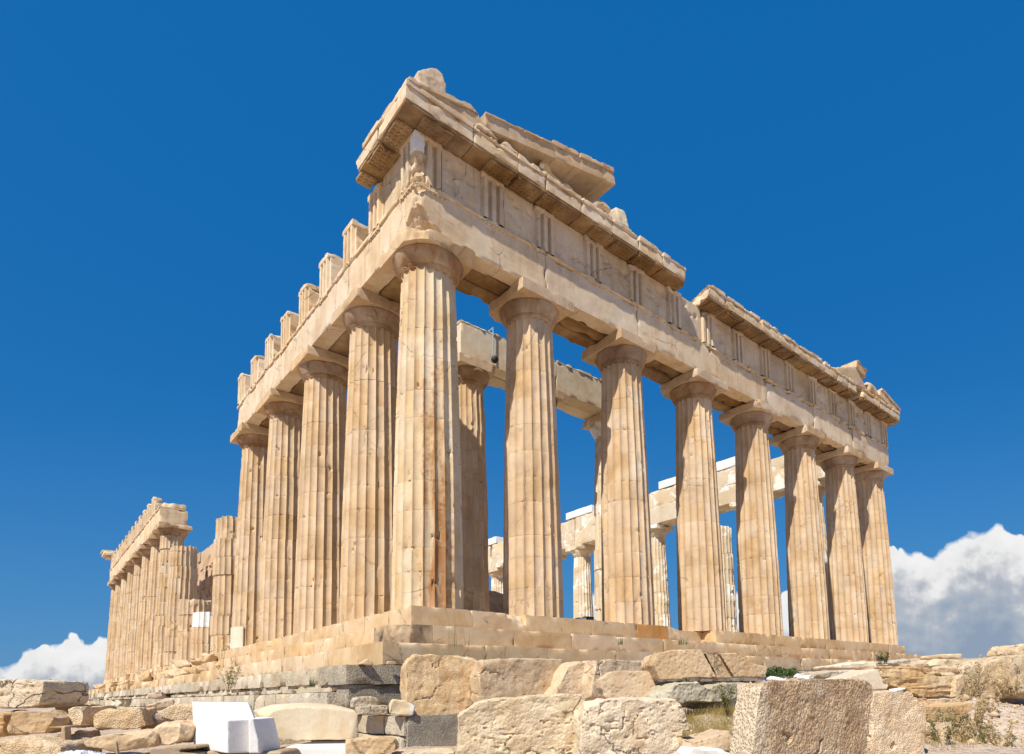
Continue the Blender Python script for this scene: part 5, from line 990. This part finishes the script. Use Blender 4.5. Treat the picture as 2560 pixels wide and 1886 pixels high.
def leaves(rs, n, spread, h, size):
    Vs, Fs = [], []
    for i in range(n):
        while True:
            q = rs.uniform(-1, 1, 3)
            if q@q < 1: break
        c = np.array([q[0]*spread, q[1]*spread, h*.5+q[2]*h*.5])
        a = rs.normal(0, 1, 3); a /= np.linalg.norm(a); b = np.cross(a, rs.normal(0, 1, 3)); b /= np.linalg.norm(b)
        s = size*rs.uniform(.6, 1.3)
        Vs += [c-a*s, c+b*s*.4, c+a*s, c-b*s*.4]; Fs.append([4*i, 4*i+1, 4*i+2, 4*i+3])
    return np.array(Vs), np.array(Fs)
def plant(name, label, cat, pos, kind, h, spread, seed, n=40, group=None, mats=('olive', 'drygrass')):
    rs = np.random.default_rng(seed); t = thing(name, label, cat, pos, group)
    if kind == 'tuft': meshobj('blades', blades(rs, n, spread, h, .006), M[mats[0]], t, angle=0)
    elif kind == 'bush':
        parts = []
        for _ in range(14):
            a = rs.uniform(0, 6.28); rr = spread*math.sqrt(rs.uniform(0, 1)); hh = h*rs.uniform(.35, .7)
            parts.append(shift(leaves(rs, n//14, spread*.34, hh, .035), (rr*math.cos(a), rr*math.sin(a), h*rs.uniform(0, .35))))
        meshobj('leaves', join(*parts), M[mats[0]], t, angle=0)
        meshobj('stems', blades(rs, 20, spread*.6, h*.8, .006), M[mats[1]], t, angle=0)
    else:                                        # thistle: branching dry stems with small leaves and heads
        st, lv = [], []
        for _ in range(n):
            a = rs.uniform(0, 6.28); rr = spread*.35*math.sqrt(rs.uniform(0, 1)); p0 = np.array([rr*math.cos(a), rr*math.sin(a), 0]); H = h*rs.uniform(.55, 1.1)
            dr = np.array([math.cos(a)*.35, math.sin(a)*.35, 1.])*H + rs.normal(0, .08*H, 3)*np.array([1, 1, .2]); p1 = p0+dr
            mid = (p0+p1)/2+rs.normal(0, .04*H, 3)
            st += [tube(p0, mid, .006, 5), tube(mid, p1, .0045, 5)]
            for k in range(7):
                tt = rs.uniform(.25, 1); q = (mid if tt < .5 else p1)*1.0; q = p0+(p1-p0)*tt; e = q+rs.normal(0, .10*h, 3)+np.array([0, 0, .09*h])
                st.append(tube(q, e, .003, 4)); lv.append(shift(leaves(rs, 6, .03, .04, .014), e))
            lv.append(shift(leaves(rs, 12, .05, .09, .022), p1))
            for k in range(10): lv.append(shift(leaves(rs, 2, .04, .05, .026), p0+(p1-p0)*rs.uniform(.1, .9)))
        meshobj('stems', join(*st), M[mats[1]], t, angle=0); meshobj('leaves', join(*lv), M[mats[0]], t, angle=0)
    return t
plant('green_bush', 'small dense green bush among white rocks below the steps', 'bush', PL['bush'], 'bush', .26, .30, 1, 900, mats=('green', 'green'))
plant('weed', 'green weed in the joint of the top step, right of the near corner', 'weed', PL['weed1'], 'bush', .26, .12, 2, 160, 'weeds on the steps', ('green', 'olive'))
plant('weed', 'green weed on the top step below the small dark box', 'weed', PL['weed2'], 'bush', .38, .12, 3, 180, 'weeds on the steps', ('olive', 'olive'))
plant('weed', 'dry weed on the middle step above the large tan moulded block', 'weed', PL['weed3'], 'tuft', .28, .16, 4, 60, 'weeds on the steps')
plant('weed', 'tiny dry weed on the lowest step, left of the tan moulded blocks', 'weed', PL['weed4'], 'tuft', .22, .06, 5, 24, 'weeds on the steps')
TG = 'thistles at the bottom right'
rs0 = np.random.default_rng(8)
for i in range(14):
    D = rs0.uniform(8.9, 12.2); u = rs0.uniform(.545, .66); x = CAMPOS[0]+D*(.666+.746*u); y = CAMPOS[1]+D*(.746-.666*u)
    plant('dry_weed', 'one of the low dry weeds crowding the gravel edge at the bottom right', 'weed', (round(x, 3), round(y, 3), float(ground_z(x, y))-.03), 'thistle', float(rs0.uniform(.22, .42)), .26, 300+i, 6, 'low dry weeds at the bottom right', ('straw', 'straw') if i % 4 else ('olive', 'straw'))
tl = ['thistle in front of the pale angular boulder, at its left', 'thistle standing tallest in front of the pale angular boulder', 'dry thistle on the right shoulder of the pale angular boulder', 'greenish thistle at the bottom, right of the pale angular boulder', 'dry yellow thistle left of the pitted block with the orange hollow', 'tall dry thistle touching the pitted block with the orange hollow', 'thin thistle in the dark gap between the two pitted right blocks', 'reddish thistle beside the stepped end of the pale moulded block', 'short thistle at the foot of the tall rounded hammered block']
for i in range(9):
    h = [.42, .52, .34, .34, .62, .72, .42, .40, .28][i]
    plant('thistle', tl[i], 'thistle', PL[f'th{i+1}'], 'thistle', h, .34, 20+i, 13, TG, ('straw', 'straw') if i not in (3, 1) else ('olive', 'straw'))
plant('thistle', 'dry thistle growing out of the pale south foundation wall', 'thistle', PL['sth'], 'thistle', .62, .22, 40, 8, None, ('olive', 'drygrass'))
plant('shrub', 'yellow green shrub among rubble at the foot of the white patched column', 'shrub', PL['ssh'], 'bush', .8, .6, 41, 260, None, ('olive', 'drygrass'))
plant('weed', 'dark weed in the recessed foundation course left of the dark corner stone', 'weed', PL['s3'], 'tuft', .22, .08, 42, 30, None, ('green', 'olive'))
plant('twigs', 'thorny dark twigs between the long white stone and the jagged ridge stone', 'twigs', PL['twig'], 'thistle', .2, .4, 43, 9, None, ('olive', 'iron'))
plant('twigs', 'thin dry stalks in front of the dark stained middle step near the corner', 'twigs', PL['twig2'], 'tuft', .75, .35, 44, 7, None, ('olive', 'olive'))
plant('weed', 'dry weed tuft between the orange layered block and the rounded hammered block', 'weed', PL['g2'], 'tuft', .22, .15, 45, 60, None, ('drygrass', 'olive'))
plant('weed', 'dark green thistle in front of the moulded grey slab above the yellow grass', 'weed', PL['midw'], 'thistle', .32, .12, 46, 5, None, ('olive', 'olive'))
def grass():
    rs = np.random.default_rng(3); q = [np.array(PK[k][:2]) for k in ('g0', 'g1', 'g2', 'g3')]; parts = []
    for _ in range(420):
        a, b = rs.uniform(-.05, 1.05), rs.uniform(-.05, 1.05)
        p = (q[0]*(1-a)+q[1]*a)*(1-b)+(q[3]*(1-a)+q[2]*a)*b
        z = float(ground_z(p[0], p[1]))
        parts.append(shift(blades(rs, 9, .07, .20, .0035, .7), (p[0], p[1], z-.03)))
    for _ in range(520):
        D = rs.uniform(8.6, 14.5); u = rs.uniform(.42, .78); x = CAMPOS[0]+D*(.666+.746*u); y = CAMPOS[1]+D*(.746-.666*u)
        if rs.random() > .25 + .75*(u < .62): continue
        parts.append(shift(blades(rs, 8, .08, .13, .004, .8), (x, y, float(ground_z(x, y))-.02)))
    tag(meshobj('dry_grass', join(*parts), M['drygrass'], angle=0), 'yellow dry grass growing between the blocks', 'grass', kind='stuff')
grass()
# rubble lying on the southern steps
RB = 'rubble on the southern steps'
rr = np.random.default_rng(77)
for i in range(34):
    y = rr.uniform(19, 66) if i > 8 else rr.uniform(17, 26); x = rr.choice([-1.05, -.4, -.9, .5]); z = {-1.05: -1.065, -.4: -.552, -.9: -1.065, .5: .005}[float(x)]; s = rr.uniform(.22, .5)
    q = [(x+s*rr.normal(0, .6), y+s*rr.normal(0, .7), z+s*rr.uniform(0, 1.2)) for _ in range(10)] + [(x-s*.6, y-s*.6, z), (x+s*.6, y-s*.6, z), (x, y+s*.7, z)]
    block('rubble_stone', 'one of the broken marble stones scattered on the southern steps', 'rubble stone', q, 'rubble', .06, RB, seed=700+i, amp=.03, chip=.6)
# crumpled sheet of white plastic at the lower left
def tarp():
    n = 70; g = np.linspace(-1, 1, n); xx, yy = np.meshgrid(g, g, indexing='ij'); q = np.stack([xx.ravel()*2.2, yy.ravel()*2.2, np.zeros(n*n)], 1)
    rg = 1-np.abs(fbm(q*1.3, 4, 12))*2.2
    z = .16*np.clip(1-(xx**2+yy**2).ravel(), 0, 1) + .085*rg
    V = np.stack([xx.ravel()*.42, yy.ravel()*.34, z], 1)
    i = np.arange(n-1)[:, None]*n; j = np.arange(n-1)[None, :]
    F = np.stack([i+j, i+n+j, i+n+j+1, i+j+1], -1).reshape(-1, 4)
    tag(meshobj('plastic_sheet', (V, F), M['tarp'], loc=(TARP[0], TARP[1], TARP[2]-.12), angle=30), 'crumpled sheet of white plastic at the bottom left in front of the stones', 'plastic sheet')
tarp()
